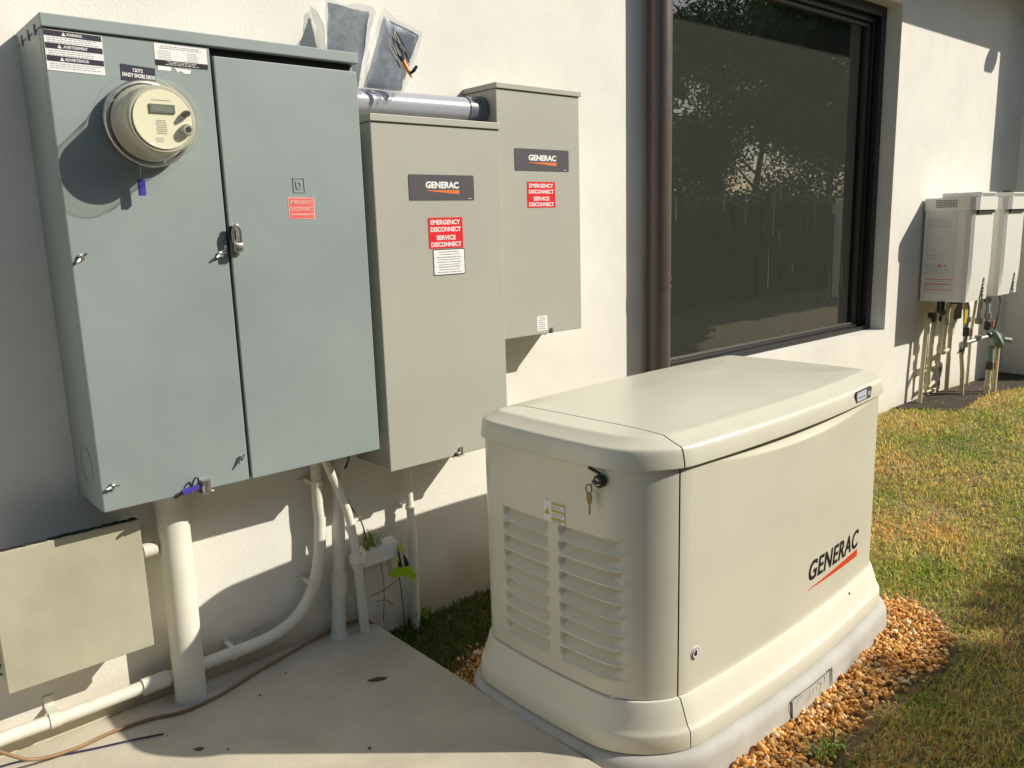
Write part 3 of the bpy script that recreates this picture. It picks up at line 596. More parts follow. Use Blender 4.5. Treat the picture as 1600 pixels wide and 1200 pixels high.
# ------------------------------------------------------------------ bags of manuals
def bag(name,label,c4,th,seed,extra=None):
    # c4: four corners tl,tr,br,bl
    t=thing(name,label,'bag',c4[3]); tl,tr,br,bl=[Vector(p) for p in c4]; n=((tr-tl).cross(bl-tl)).normalized()
    def slab(th,amp,grow,seed,N=18,bulge=0):
        b=B(); g=[]
        for sgn in (1,-1):
            gg=[]
            for i in range(N+1):
                row=[]
                for j in range(N+1):
                    u,v_=i/N,j/N; uu=.5+(u-.5)*(1+grow); vv=.5+(v_-.5)*(1+grow)
                    p=(tl*(1-uu)+tr*uu)*(1-vv)+(bl*(1-uu)+br*uu)*vv
                    ed=min(u,1-u,v_,1-v_)*2; k=(1-(1-min(1,ed*2.2))**2)**.5
                    q=p*14+Vector((seed*3.1,sgn*2,0))
                    p=p+n*sgn*(th*.5*k+bulge*k)+n*(bulge*2.2*math.sin(math.pi*u)**.7*(.6+.4*v_))+Vector((noise.noise(q),noise.noise(q+Vector((7,0,0))),noise.noise(q+Vector((0,9,0)))))*amp+n*abs(noise.noise(q*2.3))*amp*.8
                    row.append(b.verts.new(p))
                gg.append(row)
            for i in range(N):
                for j in range(N): b.faces.new((gg[i][j],gg[i+1][j],gg[i+1][j+1],gg[i][j+1]))
            g.append(gg)
        bmesh.ops.remove_doubles(b,verts=b.verts[:],dist=.0008); return b
    obj('booklet',slab(th,.005,.05,seed,20,bulge=.006),M_paper,t,smooth=True)
    obj('plastic_sleeve',slab(th+.016,.012,.19,seed+5,40,bulge=.012),M_bag,t,smooth=True)
    return t
bag('manual_bag','clear bag with a grey manual, half hidden behind the top corner of the meter cabinet',[(.802,-.040,1.82),(.845,-.166,1.777),(.827,-.125,1.60),(.79,-.022,1.605)],.010,1)
b2=bag('manual_bag','clear crumpled bag with cables and an orange piece, resting on the grey conduit',[(.922,-.125,1.785),(.984,-.194,1.733),(.945,-.150,1.600),(.880,-.075,1.612)],.007,2)
b=B(); pr=random.Random(5)
for k in range(7):
    o_=Vector((.925,-.155,1.74))+Vector((pr.uniform(-.012,.02),0,pr.uniform(-.02,.02))); n_=Vector((-.75,-.66,0))*.006
    tube(b,smoothpath([o_+n_,o_+n_+Vector((.006+pr.uniform(-.01,.01),-.006,-.03)),o_+n_+Vector((.014,-.016+pr.uniform(-.006,.006),-.055)),o_+n_+Vector((.022,-.02,-.08))]),.0022,6)
obj('wire_bundle',b,mat('dark_wire',(.12,.11,.10),.5),b2,smooth=True)
b=B(); tube(b,[(.937,-.185,1.668),(.948,-.192,1.640),(.955,-.198,1.622)],[.006,.0055,.002],10); obj('orange_probe',b,mat('orange_plastic',(.75,.27,.02),.4),b2,smooth=True)
b=B(); tube(b,[(.951,-.197,1.632),(.958,-.204,1.640),(.966,-.208,1.652)],[.003,.005,.004],8); tube(b,[(.932,-.182,1.678),(.938,-.186,1.666)],.0065,8); obj('black_clip',b,M_black,b2)
b=B()
fp=[(.868,-.070,1.608),(.930,-.135,1.604),(.905,-.130,1.566),(.892,-.128,1.560),(.875,-.112,1.578)]
vs=[b.verts.new(p) for p in fp]; b.faces.new(vs); bmesh.ops.solidify(b,geom=b.faces[:],thickness=.0012); obj('loose_flap',b,M_bag,b2)

# ------------------------------------------------------------------ generator
Gn=thing('standby_generator','cream standby generator with louvred end and hinged lid on a grey pad','generator',G0,GA); Gn.scale=(GS,)*3
RC=(.475,GD/2); HW,HD=.575,GD/2
def outline(off,rc=.135,fine=True):
    hx,hy,r=HW+off,HD+off,max(.01,rc+off); r2=max(.01,.065+off); cx,cy=RC; pts=[]
    def seg(a,b_,n):
        for k in range(n): t=k/n; pts.append((a[0]+(b_[0]-a[0])*t,a[1]+(b_[1]-a[1])*t))
    def arc(x,y,a0,r,n=14):
        for k in range(n): a=math.radians(a0+90*k/n); pts.append((x+r*math.cos(a),y+r*math.sin(a)))
    # counter-clockwise from front-left corner end
    seg((cx-hx+r,cy-hy),(cx+hx-r2,cy-hy),72); arc(cx+hx-r2,cy-hy+r2,-90,r2)
    seg((cx+hx,cy-hy+r2),(cx+hx,cy+hy-r2),10); arc(cx+hx-r2,cy+hy-r2,0,r2)
    seg((cx+hx-r2,cy+hy),(cx-hx+r2,cy+hy),24); arc(cx-hx+r2,cy+hy-r2,90,r2)
    seg((cx-hx,cy+hy-r2),(cx-hx,cy-hy+r),130 if fine else 30); arc(cx-hx+r,cy-hy+r,180,r)
    out=[]
    for x,y in pts:
        nx,ny=(x-cx)/HW,(y-cy)/HD
        out.append((x+.017*nx*max(0,1-ny*ny),y+.030*ny*max(0,1-nx*nx)))
    return out
def loft(rings,top=None,fine=False,disp=None):
    b=B(); R_=[]
    for z,off in rings:
        o=outline(off,fine=fine); row=[]
        for x,y in o:
            p=Vector((x,y,z))
            if disp: p=disp(p)
            row.append(b.verts.new(p))
        R_.append(row)
    n=len(R_[0])
    for a,c in zip(R_,R_[1:]):
        for k in range(n): b.faces.new((a[k],a[(k+1)%n],c[(k+1)%n],c[k]))
    if top is not None:
        # concentric rings to centre with a slight crown
        prev=R_[-1]; cx,cy=RC; z0,crown=top
        for s in (.93,.85,.7,.5,.3,.12):
            row=[]
            for v in R_[-1]:
                x=cx+(v.co.x-cx)*s; y=cy+(v.co.y-cy)*s; q=max(abs((x-cx)/HW),abs((y-cy)/HD)); row.append(b.verts.new((x,y,z0+crown*(1-s*s))))
            for k in range(n): b.faces.new((prev[k],prev[(k+1)%n],row[(k+1)%n],row[k]))
            prev=row
        c=b.verts.new((cx,cy,z0+crown))
        for k in range(n): b.faces.new((prev[k],prev[(k+1)%n],c))
    return b
def cut(b,co,no):
    bmesh.ops.bisect_plane(b,geom=b.verts[:]+b.edges[:]+b.faces[:],dist=1e-6,plane_co=co,plane_no=no,clear_outer=True)
def thick(b,t):
    bmesh.ops.recalc_face_normals(b,faces=b.faces[:])
    return b
LZ0,LP=.535,.0378; COLS=((.280,.447),(.073,.252))
def louv(p):
    if p.x>-.08: 
        # door finger scoop
        if 0<p.x<1 and p.y<.05:
            u=(p.x-.10)/.84
            if 0<u<1:
                s=math.sin(math.pi*u)**.6; t=(p.z-(.694-.034*s))/.034
                if t>0: p=Vector((p.x,p.y+.016*s*min(1,t)**.8,p.z))
        return p
    for a,c in COLS:
        if a<p.y<c and LZ0-9*LP<p.z<LZ0:
            t=((LZ0-p.z)/LP)%1.0
            e=min(p.y-a,c-p.y); 
            tt=t*LP; rad=.016
            m=min(1,e/.014); m=m*m*(3-2*m)
            if t<.10: f=t/.10*.85
            elif t<.28: f=.85+.15*(t-.10)/.18
            elif t<.80: f=1-(t-.28)/.52
            else: f=0
            out=.0045*max(0,1-abs((t-.88)/.12))
            return Vector((p.x+(.022*f-out)*m,p.y,p.z))
    return p
zs=[.158,.17]+[.19+i*.0035 for i in range(100)]+[.56,.6,.64]+[.655+.0025*i for i in range(17)]
rings=[(z,0) for z in zs]
def body(): return loft(rings,None,True,louv)
b=body(); cut(b,(-.0018,0,0),(1,0,0)); obj('end_panel',b,M_gen,Gn,smooth=True)
b=body(); cut(b,(.0018,0,0),(-1,0,0)); cut(b,(1.0-.0015,0,0),(1,0,0)); cut(b,(0,.2,0),(0,1,0)); dr=obj('door',b,M_gen,Gn,smooth=True)
b=loft([(.158,0),(.694,0)]); cut(b,(1.0015,0,0),(-1,0,0)); obj('end_panel',b,M_gen,Gn,smooth=True)
b=loft([(.158,0),(.694,0)]); cut(b,(.001,0,0),(-1,0,0)); cut(b,(1,0,0),(1,0,0)); cut(b,(0,.2,0),(0,-1,0)); obj('back_panel',b,M_gen,Gn,smooth=True)
b=loft([(.10,-.038),(.69,-.038),(.72,-.038)],(.72,0)); obj('dark_inner_body',b,M_dark,Gn)  # black core behind the panels, stands in for shade inside the seams
lidr=[(.7035,-.02),(.6975,.004),(.6965,.009),(.6985,.0115),(.708,.0112),(.7275,.0078),(.7365,.0058),(.7405,.0035),(.7430,-.0005),(.7445,-.005),(.7530,-.026),(.7575,-.036),(.7600,-.041),(.7610,-.047),(.7615,-.058)]
def lid(): return loft(lidr,(.7615,.014))
b=lid(); cut(b,(.0015,0,0),(-1,0,0)); obj('lid',b,M_gen,Gn,smooth=True)
b=lid(); cut(b,(-.0015,0,0),(1,0,0)); obj('lid_end_cap',b,M_gen,Gn,smooth=True)
baser=[(.150,-.03),(.1555,-.01),(.1565,.002),(.155,.006),(.150,.0085),(.125,.0165),(.100,.0245),(.0935,.0270),(.0890,.0300),(.0850,.0325),(.0810,.0335),(.046,.0350),(.0425,.033),(.042,.02)]
b=loft(baser); cut(b,(.0012,0,0),(-1,0,0)); obj('base_skirt',b,M_base,Gn,smooth=True)
b=loft(baser); cut(b,(-.0012,0,0),(1,0,0)); obj('base_skirt',b,M_base,Gn,smooth=True)
# lock
lk=B(); lathe(lk,(-.1135,.118,.668),(-1,0,0),[(.0145,0),(.0145,.012),(.012,.015),(.0075,.0155)],24); lko=obj('lock',lk,M_black,Gn,smooth=True)
lk=B(); lathe(lk,(-.1135,.118,.668),(-1,0,0),[(0,.017),(.0078,.017),(.0078,.010)],20); obj('cylinder',lk,M_steel,lko,smooth=True)
lk=B(); obox(lk,(-.1345,.119,.668),(1,0,0),(0,.9,.3),(0,-.3,.9),.0018,.008,.0022); obj('keyway',lk,M_black,lko)
lk=B(); obox(lk,(-.1235,.130,.6905),(1,0,0),(0,.96,.26),(0,-.26,.96),.004,.016,.002); obj('lock_tab',lk,M_black,lko)
ky=thing('key','dull brass key on a ring hanging from the generator lock','key',G0+(gex*-.14+gey*.135+EZ*.60)*GS)
def gw(x,y,z): return G0+(gex*x+gey*y+EZ*z)*GS
b=B(); tube(b,[gw(-.133,.138+.0085*math.cos(t),.650+.010*math.sin(t)) for t in [2*math.pi*k/20 for k in range(21)]],.0016,6,False); tube(b,[gw(-.133,.128,.664),gw(-.133,.134,.657)],.002,6); obj('ring',b,M_keym,ky)
b=B(); 
def gpoly(b,pts,x,th): poly(b,[(-p[0]*-GS,p[1]*GS) for p in pts],gw(x,0,0),-gey,EZ,th)
gpoly(b,[(-.1435+.000,.640),(-.1365,.642),(-.1305,.638),(-.129,.628),(-.132,.618),(-.1345,.613),(-.1345,.594),(-.1365,.590),(-.1385,.594),(-.1385,.613),(-.142,.618),(-.145,.628)],-.132,.002); obj('key_blade',b,M_keym,ky)
# caution label on end
lb=B(); poly(lb,[(-.033,-.025),(.033,-.025),(.033,.025),(-.033,.025)],(-.1175,.259,.563),(0,-1,0),(0,0,1),.0007)
lb=obj('caution_label',lb,M_white,Gn)
b=B(); poly(b,[(-.009,-.007),(.009,-.007),(0,.010)],(-.1185,.281,.561),(0,-1,0),(0,0,1),.0003); obj('warning_triangle',b,M_yel,lb)
b=B()
for zz in (.583,.566,.5475): poly(b,[(-.020,-.0028),(.020,-.0028),(.020,.0028),(-.020,.0028)],(-.1185,.247,zz),(0,-1,0),(0,0,1),.0003)
obj('yellow_band',b,M_yel,lb)
b=B()
for zz,s_ in ((.5745,1),(.557,2),(.5415,3)): microtext(b,(-.1185,.247,zz),(0,-1,0),(0,0,1),.04,.008,2,.0012,1,s_,False)
obj('small_print',b,M_ink,lb)
# front logo: wrap on bowed door
def fy_(x,z=0):
    nx=(x-RC[0])/HW; return 0-.030*max(0,1-nx*nx)
def wrap(me,off=.0012):
    n=len(me.vertices); a=np.empty(n*3); me.vertices.foreach_get('co',a); a=a.reshape(-1,3)
    nx=(a[:,0]-RC[0])/HW; a[:,1]=-.030*np.clip(1-nx*nx,0,None)-off; me.vertices.foreach_set('co',a.ravel()); me.update(); return me
lt=textmesh('GENERAC',.330,.056,(.720,0,.283),(1,0,0),(0,0,1),bold=.022,shear=.20,space=1.08); wrap(lt); obj('lettering',lt,M_black,Gn)
def strip(pts_fn,x0,x1,n,m,name,parent,off=.0012):
    b=B(); prev=None
    for k in range(n+1):
        x=x0+(x1-x0)*k/n; za,zb=pts_fn(k/n); v1=b.verts.new((x,fy_(x)-off,za)); v2=b.verts.new((x,fy_(x)-off,zb))
        if prev: b.faces.new((prev[0],v1,v2,prev[1]))
        prev=(v1,v2)
    return obj(name,b,m,parent)
strip(lambda t:(.232-.006*t,.2335+.015*t),.553,.878,24,M_rorange,'swoosh',Gn)
# round badge
b=B(); lathe(b,(.054,fy_(.054),.246),(-0.1,-1,0),[(0,.0016),(.0165,.0016),(.0165,0)],32); rb=obj('round_sticker',b,M_white,Gn)
b=B()
for k in range(24): pass
ring(b,(.054,fy_(.054)-.0018,.246),.0125,.0014,32); obj('sticker_ring',b,mat('grey_pink_print',(.45,.25,.27),.5),rb)
b=B(); poly(b,[(-.0025,-.007),(.0025,-.007),(.006,0),(0,.009),(-.006,0)],(.054,fy_(.054)-.0018,.246),EX,EZ,.0003); obj('sticker_symbol',b,M_navy,rb)
# lid badge (front right)
def lidpt(x,z): return Vector((x,fy_(x)-.0125 - (.0035 if z<.735 else 0) + (0.002 if z>.742 else 0),z))
lbm=B(); c4=[(.782,.7065),(.885,.7065),(.893,.734),(.883,.739),(.785,.738),(.776,.730)]
def lidplate(b,pts,off): 
    vs=[b.verts.new(Vector((x,fy_(x)-.0122-off,z))) for x,z in pts]; ws=[b.verts.new(v.co+Vector((0,.004,0))) for v in vs]; b.faces.new(vs); k=len(vs)
    for i in range(k): b.faces.new((vs[i],vs[(i+1)%k],ws[(i+1)%k],ws[i]))
lidplate(lbm,c4,.001); lo=obj('model_badge',lbm,M_char,Gn)
b=B(); lidplate(b,[(.786,.7095),(.852,.7095),(.850,.7355),(.787,.735),(.781,.729)],.0016); obj('badge_field',b,mat('silver_print',(.55,.55,.60),.4),lo)
b=B(); lidplate(b,[(.862,.716),(.880,.716),(.880,.727),(.862,.727)],.0016); obj('badge_window',b,mat('silver_print2',(.40,.40,.46),.4),lo)
b=B(); lidplate(b,[(.795,.718),(.840,.718),(.840,.7215),(.795,.7215)],.0022); obj('badge_line',b,M_ink,lo)
# side sticker strip at right end
b=B(); poly(b,[(-.03,-.12),(.03,-.12),(.03,.15),(-.03,.15)],(1.0375,.050,.42),(.52,.854,0),EZ,.0008); 
vs=b.verts[:]
for v in vs: v.co=Vector((v.co.x,v.co.y,v.co.z))
ro=obj('warning_strip',b,M_white,Gn)
for zz in (.55,.44,.33): b=B(); poly(b,[(-.03,-.006),(.03,-.006),(.03,.006),(-.03,.006)],(1.0385,.0494,zz),(.52,.854,0),EZ,.0006); obj('red_band',b,M_rorange,ro)
# screws on base
b=B(); lathe(b,(.80,fy_(.80)-.0125,.139),(0,-1,.35),[(0,.0025),(.0035,.002),(.0035,-.002)],10); obj('screw',b,M_black,Gn)
# pad
Pd=thing('equipment_pad','smooth pale grey equipment pad under the generator with a marked plate','pad',G0+EZ*-.14*GS,GA); Pd.scale=(GS,)*3
ORG[Pd.name]=Vector((0,0,-.14))
b=loft([(-.16,.073),(-.10,.068),(-.02,.060),(.010,.058),(.022,.0555),(.031,.050),(.0375,.042),(.040,.034),(.040,.01),(.040,-.05)],(.040,0)); obj('pad_shell',b,M_pad,Pd,smooth=True)
def padf(x,z): 
    off=.0602-z*.09 if z<.008 else .0602; nx=(x-RC[0])/HW; k=(HD+off)/HD
    return Vector((x,-off-.030*k*max(0,1-nx*nx)-.0012,z))
def pstroke(b,pts,r=.0011,n=6):
    P=smoothpath([padf(x,z) for x,z in pts],n); tube(b,P,r,5)
b=B()
vs=[b.verts.new(padf(x,z)+Vector((0,-.0004,0))) for x,z in ((.36,-.06),(.575,-.06),(.575,.022),(.36,.040-.018))]; b.faces.new(vs); obj('maker_plate',b,mat('plate_grey',(.47,.46,.42),.6,vary=.05,vscale=20),Pd)
b=B()
pstroke(b,[(.36,-.06),(.36,-.02),(.36,.022),(.45,.022),(.55,.022)],.0009)
# hand-lettered word (reads roughly "(Gener?)") and lines beneath
pstroke(b,[(.402,.018),(.384,.010),(.378,-.012),(.386,-.030)],.0014)
pstroke(b,[(.400,-.018),(.402,.000)]); pstroke(b,[(.414,-.004),(.420,.006),(.412,.006),(.412,-.010),(.422,-.012)])
pstroke(b,[(.430,-.012),(.431,.004),(.438,.006),(.442,-.010)]); pstroke(b,[(.450,-.002),(.456,.006),(.450,.008),(.448,-.006),(.457,-.006)])
pstroke(b,[(.466,-.006),(.466,.008),(.474,.009)]); pstroke(b,[(.484,-.004),(.485,.008)]); pstroke(b,[(.492,.014),(.506,.010),(.502,-.008),(.496,-.022)],.0014)
pstroke(b,[(.528,.018),(.530,.010),(.526,.000)],.0013)
for x in [.370+.0135*i for i in range(13)]:
    pstroke(b,[(x,-.036+.004*((int(x*1000)%3)-1)),(x+.003,-.026),(x+.007,-.036)],.0009,4)
obj('plate_lettering',b,M_ink,Pd)
b=B()
for xx in (.560,.570): tube(b,[padf(xx,.026),padf(xx,-.03)],.0022,6)
obj('plate_bar',b,M_ink,Pd)

# ------------------------------------------------------------------ water heaters
def heater():
    t=thing('water_heater','white wall-hung water heater nearer the window, warning stickers on its side','water heater',(4.95,-.14,.687),group='tankless water heaters on the wall')
    X0,X1,Z0,Z1=4.78,5.12,.689,1.235
    def prof(z):  # plan: side, bevel, front
        k=(Z1-z)/(Z1-Z0); f=.285-.014*max(0,(k-.6)/.4)**2
        return [(X0,-.015),(X0,-.245),(X0+.010,-.272),(X0+.032,-f),(X1-.032,-f-.002),(X1-.010,-.272),(X1,-.245),(X1,-.015)]
    b=B(); rows=[]
    for z in [Z0+.0,Z0+.006]+[Z0+(Z1-Z0)*i/12 for i in range(1,13)]:
        rows.append([b.verts.new((x,y,z+(0 if z>Z0+.02 else -.0))) for x,y in prof(z)])
    for r0,r1 in zip(rows,rows[1:]):
        for i in range(8): b.faces.new((r0[i],r0[(i+1)%8],r1[(i+1)%8],r1[i]))
    b.faces.new(rows[0][::-1]); b.faces.new(rows[-1]); bmesh.ops.bevel(b,geom=[e for e in b.edges if len(e.link_faces)==2 and e.calc_face_angle(0)>.5],offset=.004,segments=2,affect='EDGES')
    obj('body',b,M_heat,t,smooth=False)
    b=B()
    pts=[(X0-.006,-.012),(X0-.006,-.262),(X0+.008,-.290),(X0+.034,-.305),(X1-.034,-.305),(X1-.008,-.290),(X1+.006,-.262),(X1+.006,-.012)]
    lo=[b.verts.new((x,y,1.225)) for x,y in pts]; hi=[b.verts.new((x,y,1.300)) for x,y in pts]
    for i in range(8): b.faces.new((lo[i],lo[(i+1)%8],hi[(i+1)%8],hi[i]))
    b.faces.new(hi); b.faces.new(lo[::-1]); bmesh.ops.bevel(b,geom=[e for e in b.edges if e.calc_face_angle(0)>.5],offset=.006,segments=2,affect='EDGES')
    obj('top_cover',b,M_heat,t)
    b=B(); box(b,X0+.06,X1-.05,-.300,-.08,1.300,1.328,.004); obj('flue_box',b,M_heat,t)
    b=B(); box(b,X0+.075,X1-.065,-.302,-.299,1.305,1.322,.0005); obj('flue_grille',b,M_galv,t)
    # side louvre grille
    b=B()
    for j in range(5):
        z=1.245+.0095*j
        for i in range(9): box(b,X0-.0075,X0-.0062,-.195+.0135*i+(.004 if j%2 else 0),-.195+.0135*i+.010+(.004 if j%2 else 0),z,z+.0045)
    obj('side_grille',b,M_dark,t)
    # slot under cover at front
    b=B(); box(b,X0+.045,X1-.05,-.2975,-.284,1.206,1.2245); obj('front_slot',b,M_dark,t)
    # spec sheet on side
    lb=B(); poly(lb,[(-.085,-.24),(.085,-.24),(.085,.24),(-.085,.24)],(X0-.0004,-.115,.970),(0,-1,0),EZ,.0008); lb=obj('spec_label',lb,mat('label_cream',(.66,.65,.60),.5),t)
    b=B()
    for zc,h_,s_,fl_ in ((1.155,.06,1,.85),(.955,.03,2,.5),(.905,.02,3,.6),(.875,.05,4,.95),(.79,.05,6,.9)): microtext(b,(X0-.0013,-.115,zc),(0,-1,0),EZ,.16,h_,max(2,int(h_/.010)),.0022,fl_,s_,False)
    obj('small_print',b,M_ink,lb)
    b=B()
    for zc in (.822,.793,.760): poly(b,[(-.078,-.0018),(.078,-.0018),(.078,.0018),(-.078,.0018)],(X0-.0014,-.115,zc),(0,-1,0),EZ,.0003)
    poly(b,[(-.02,-.006),(.0,-.006),(.004,.005),(-.014,.004)],(X0-.0014,-.125,.905),(0,-1,0),EZ,.0003); poly(b,[(.012,-.005),(.030,-.006),(.018,.008)],(X0-.0014,-.125,.905),(0,-1,0),EZ,.0003)
    obj('red_print',b,M_red,lb)
    b=B(); obox(b,(X0+.235,-.2835,.757),(1,0,0),(0,1,0),(0,0,1),.013,.002,.066,.001); bd=obj('badge',b,M_char,t)
    b=B()
    for k in range(5): box(b,X0+.229,X0+.241,-.2865,-.2850,.700+.022*k,.708+.022*k+.004*(k%2))
    obj('badge_print',b,M_white,bd)
    return t
def copy_tree(o,parent=None):
    c=o.copy(); COL.objects.link(c)
    if parent: c.parent=parent
    for ch in [x for x in bpy.data.objects if x.parent==o and x!=c]: copy_tree(ch,c)
    return c
h1=heater(); h2=copy_tree(h1); h2.location=(4.95+.52,-.14,.687)
h2['label']='white wall-hung water heater further right, beside the inside corner of the house'
b=B()
for k in range(9): obox(b,(5.50+.011*k,-.20+.01*math.sin(k*2),1.337+.003*math.sin(k*3.1)),(.8,.6,0),(-.6,.8,0),(0,0,1),.006,.006,.008,.002)
tag(obj('dried_leaf_pile',b,M_bark),'small dark clump of dried leaves on top of the far water heater','leaves')

def pipe(name,label,cat,pts,r,m,extra=None,group=None,sm_=0):
    t=thing(name,label,cat,pts[0],group=group); b=B(); tube(b,smoothpath(pts,sm_) if sm_ else pts,r,14); obj('tube',b,m,t,smooth=True)
    return t
def elbow(t,c,r,m): b=B(); bmesh.ops.create_icosphere(b,subdivisions=2,radius=r,matrix=Matrix.Translation(c)); obj('fitting',b,m,t,smooth=True)
g=lambda x,y: float(gh(x,y))
def lever(t,c,ux): b=B(); obox(b,c,ux,(0,1,0),(0,0,1),.008,.006,.024,.003); obj('lever_handle',b,M_pinkh,t)
p=pipe('water_pipe','cream pipe leaning out to the ground, leftmost under the water heaters','pipe',[(4.76,-.06,.0),(4.775,-.06,.30),(4.80,-.06,.56)],.0135,M_cpvc)
b=B(); obox(b,(4.835,-.07,.585),(1,0,0),(0,1,0),(0,0,1),.018,.02,.03,.006); obj('valve',b,M_black,p); elbow(p,(4.80,-.065,.565),.022,M_cpvc)
b=B(); lathe(b,(4.90,-.09,.575),(.3,-1,0),[(0,.012),(.02,.012),(.024,.006),(.02,0)],12); obj('hand_wheel',b,M_black,p); lever(p,(4.84,-.10,.635),(1,0,0))
p=pipe('water_pipe','cream pipe with a foot bend turning right near the ground, second from the left','pipe',[(5.00,-.04,.150),(4.872,-.06,.140),(4.872,-.06,.26),(4.885,-.06,.45),(4.90,-.07,.68)],.0135,M_cpvc); elbow(p,(4.872,-.06,.140),.018,M_cpvc)
p=pipe('water_pipe','cream pipe dropping from the near heater to an elbow turning to the wall','pipe',[(5.19,-.045,.34),(5.045,-.07,.342),(5.045,-.07,.42),(5.05,-.08,.60),(5.05,-.09,.69)],.0145,M_cpvc); elbow(p,(5.045,-.07,.345),.021,M_cpvc)
b=B(); tube(b,[(5.047,-.074,.52),(5.048,-.076,.56)],.020,14); obj('coupling',b,M_galv,p,smooth=True)
p=pipe('water_pipe','thin horizontal cream pipe ladder low on the wall behind the heater pipes','pipe',[(4.80,-.02,.235),(5.15,-.02,.235),(5.15,-.02,.09),(4.95,-.02,.09)],.009,M_cpvc)
p=pipe('water_pipe','straight cream pipe rising from the soil in the middle under the heaters','pipe',[(5.20,-.145,.0),(5.17,-.15,.20),(5.11,-.15,.39)],.0135,M_cpvc)
p=pipe('water_pipe','pale pipe against the wall behind the middle heater pipe','pipe',[(5.22,-.04,-.01),(5.22,-.04,.45),(5.20,-.05,.60),(5.15,-.10,.69)],.013,M_cpvc)
p=pipe('water_pipe','thin pale pipe against the wall under the far heater','pipe',[(5.60,-.03,.02),(5.60,-.03,.40),(5.58,-.06,.69)],.010,M_cpvc)
gp=thing('gas_pipe','galvanised gas pipe with two drops and valves under the heaters, ending at the regulator','pipe',(5.3,-.2,.4))
b=B(); tube(b,[(5.03,-.18,.405),(5.22,-.20,.415),(5.40,-.22,.42)],.0135,14); tube(b,[(5.03,-.20,.39),(5.045,-.20,.62),(5.045,-.18,.69)],.0125,14); tube(b,[(5.36,-.21,.43),(5.375,-.20,.62),(5.385,-.19,.655),(5.33,-.17,.665),(5.33,-.16,.50)],.0125,14); obj('tube',b,M_galv,gp,smooth=True)
for c in ((5.03,-.20,.405),(5.045,-.20,.56),(5.22,-.21,.425),(5.37,-.205,.555),(5.385,-.19,.655),(5.33,-.165,.52)): b=B(); tube(b,[Vector(c)-EZ*.016,Vector(c)+EZ*.016],.0215,12); obj('fitting',b,M_galv,gp,smooth=True)
for c in ((5.025,-.205,.485),(5.36,-.21,.49)): b=B(); obox(b,c,(1,0,0),(0,1,0),(0,0,1),.015,.017,.028,.006); obj('valve',b,M_black,gp)
lever(gp,(5.05,-.228,.48),(1,0,0)); lever(gp,(5.385,-.232,.500),(1,0,0))
rg=thing('gas_regulator','green round gas regulator on two upright pipes, right of the heater pipes','regulator',(5.42,-.24,0))
b=B(); lathe(b,(5.42,-.25,.40),(.35,-.8,.45),[(0,.045),(.020,.045),(.028,.030),(.058,.018),(.064,.006),(.064,-.006),(.058,-.018),(.03,-.035),(0,-.04)],28); obj('diaphragm_body',b,M_green,rg,smooth=True)
b=B(); tube(b,[(5.44,-.27,.40),(5.52,-.30,.385)],.016,14); tube(b,[(5.36,-.24,.36),(5.34,-.25,.25)],.022,14); tube(b,[(5.40,-.24,.42),(5.36,-.22,.435)],.017,12); obj('outlet',b,M_green,rg,smooth=True)
b=B(); obox(b,(5.335,-.25,.235),(1,0,0),(0,1,0),(0,0,1),.016,.018,.03,.006); obj('valve',b,M_black,rg); lever(rg,(5.365,-.275,.235),(1,0,0))
b=B(); tube(b,[(5.33,-.25,.21),(5.32,-.25,-.04)],.0165,14); obj('riser',b,M_cpvc,rg,smooth=True)
b=B(); tube(b,[(5.45,-.25,.36),(5.44,-.25,-.04)],.0165,14); obj('riser',b,M_cpvc,rg,smooth=True)
b=B(); tube(b,[(5.326,-.25,.085),(5.325,-.25,.11)],.021,14); obj('collar',b,mat('cream_tape',(.62,.58,.38),.5),rg,smooth=True)
b=B(); box(b,4.985,5.03,-.205,-.20,.54,.66,.001); tag(obj('hang_tag',b,M_yel),'yellow paper tag hanging under the near water heater','tag')
b=B()
for k in range(5): tube(b,smoothpath([(4.92+.01*k,-.20,.36+.01*k),(4.96,-.22,.39-.01*k),(5.01+.005*k,-.21,.44)]),.0028,6)
tag(obj('cable_bundle',b,M_black),'bunch of short black cables looped at the gas valve under the near heater','cables')
b=B(); tube(b,smoothpath([(5.60,-.18,.69),(5.59,-.20,.62),(5.53,-.21,.53),(5.51,-.20,.44)]),.004,8); tag(obj('cable',b,M_black),'single black cable hanging from the far water heater','cable')
b=B(); tube(b,[(4.78,-.14,.69),(4.78,-.14,.64),(4.82,-.14,.62)],.022,12); tube(b,[(5.0,-.14,.69),(5.0,-.14,.66)],.035,14); box(b,5.30,5.42,-.03,-.001,.52,.64,.005); tag(obj('heater_fittings',b,M_black),'dark connectors and a small black box under the heaters','fittings')

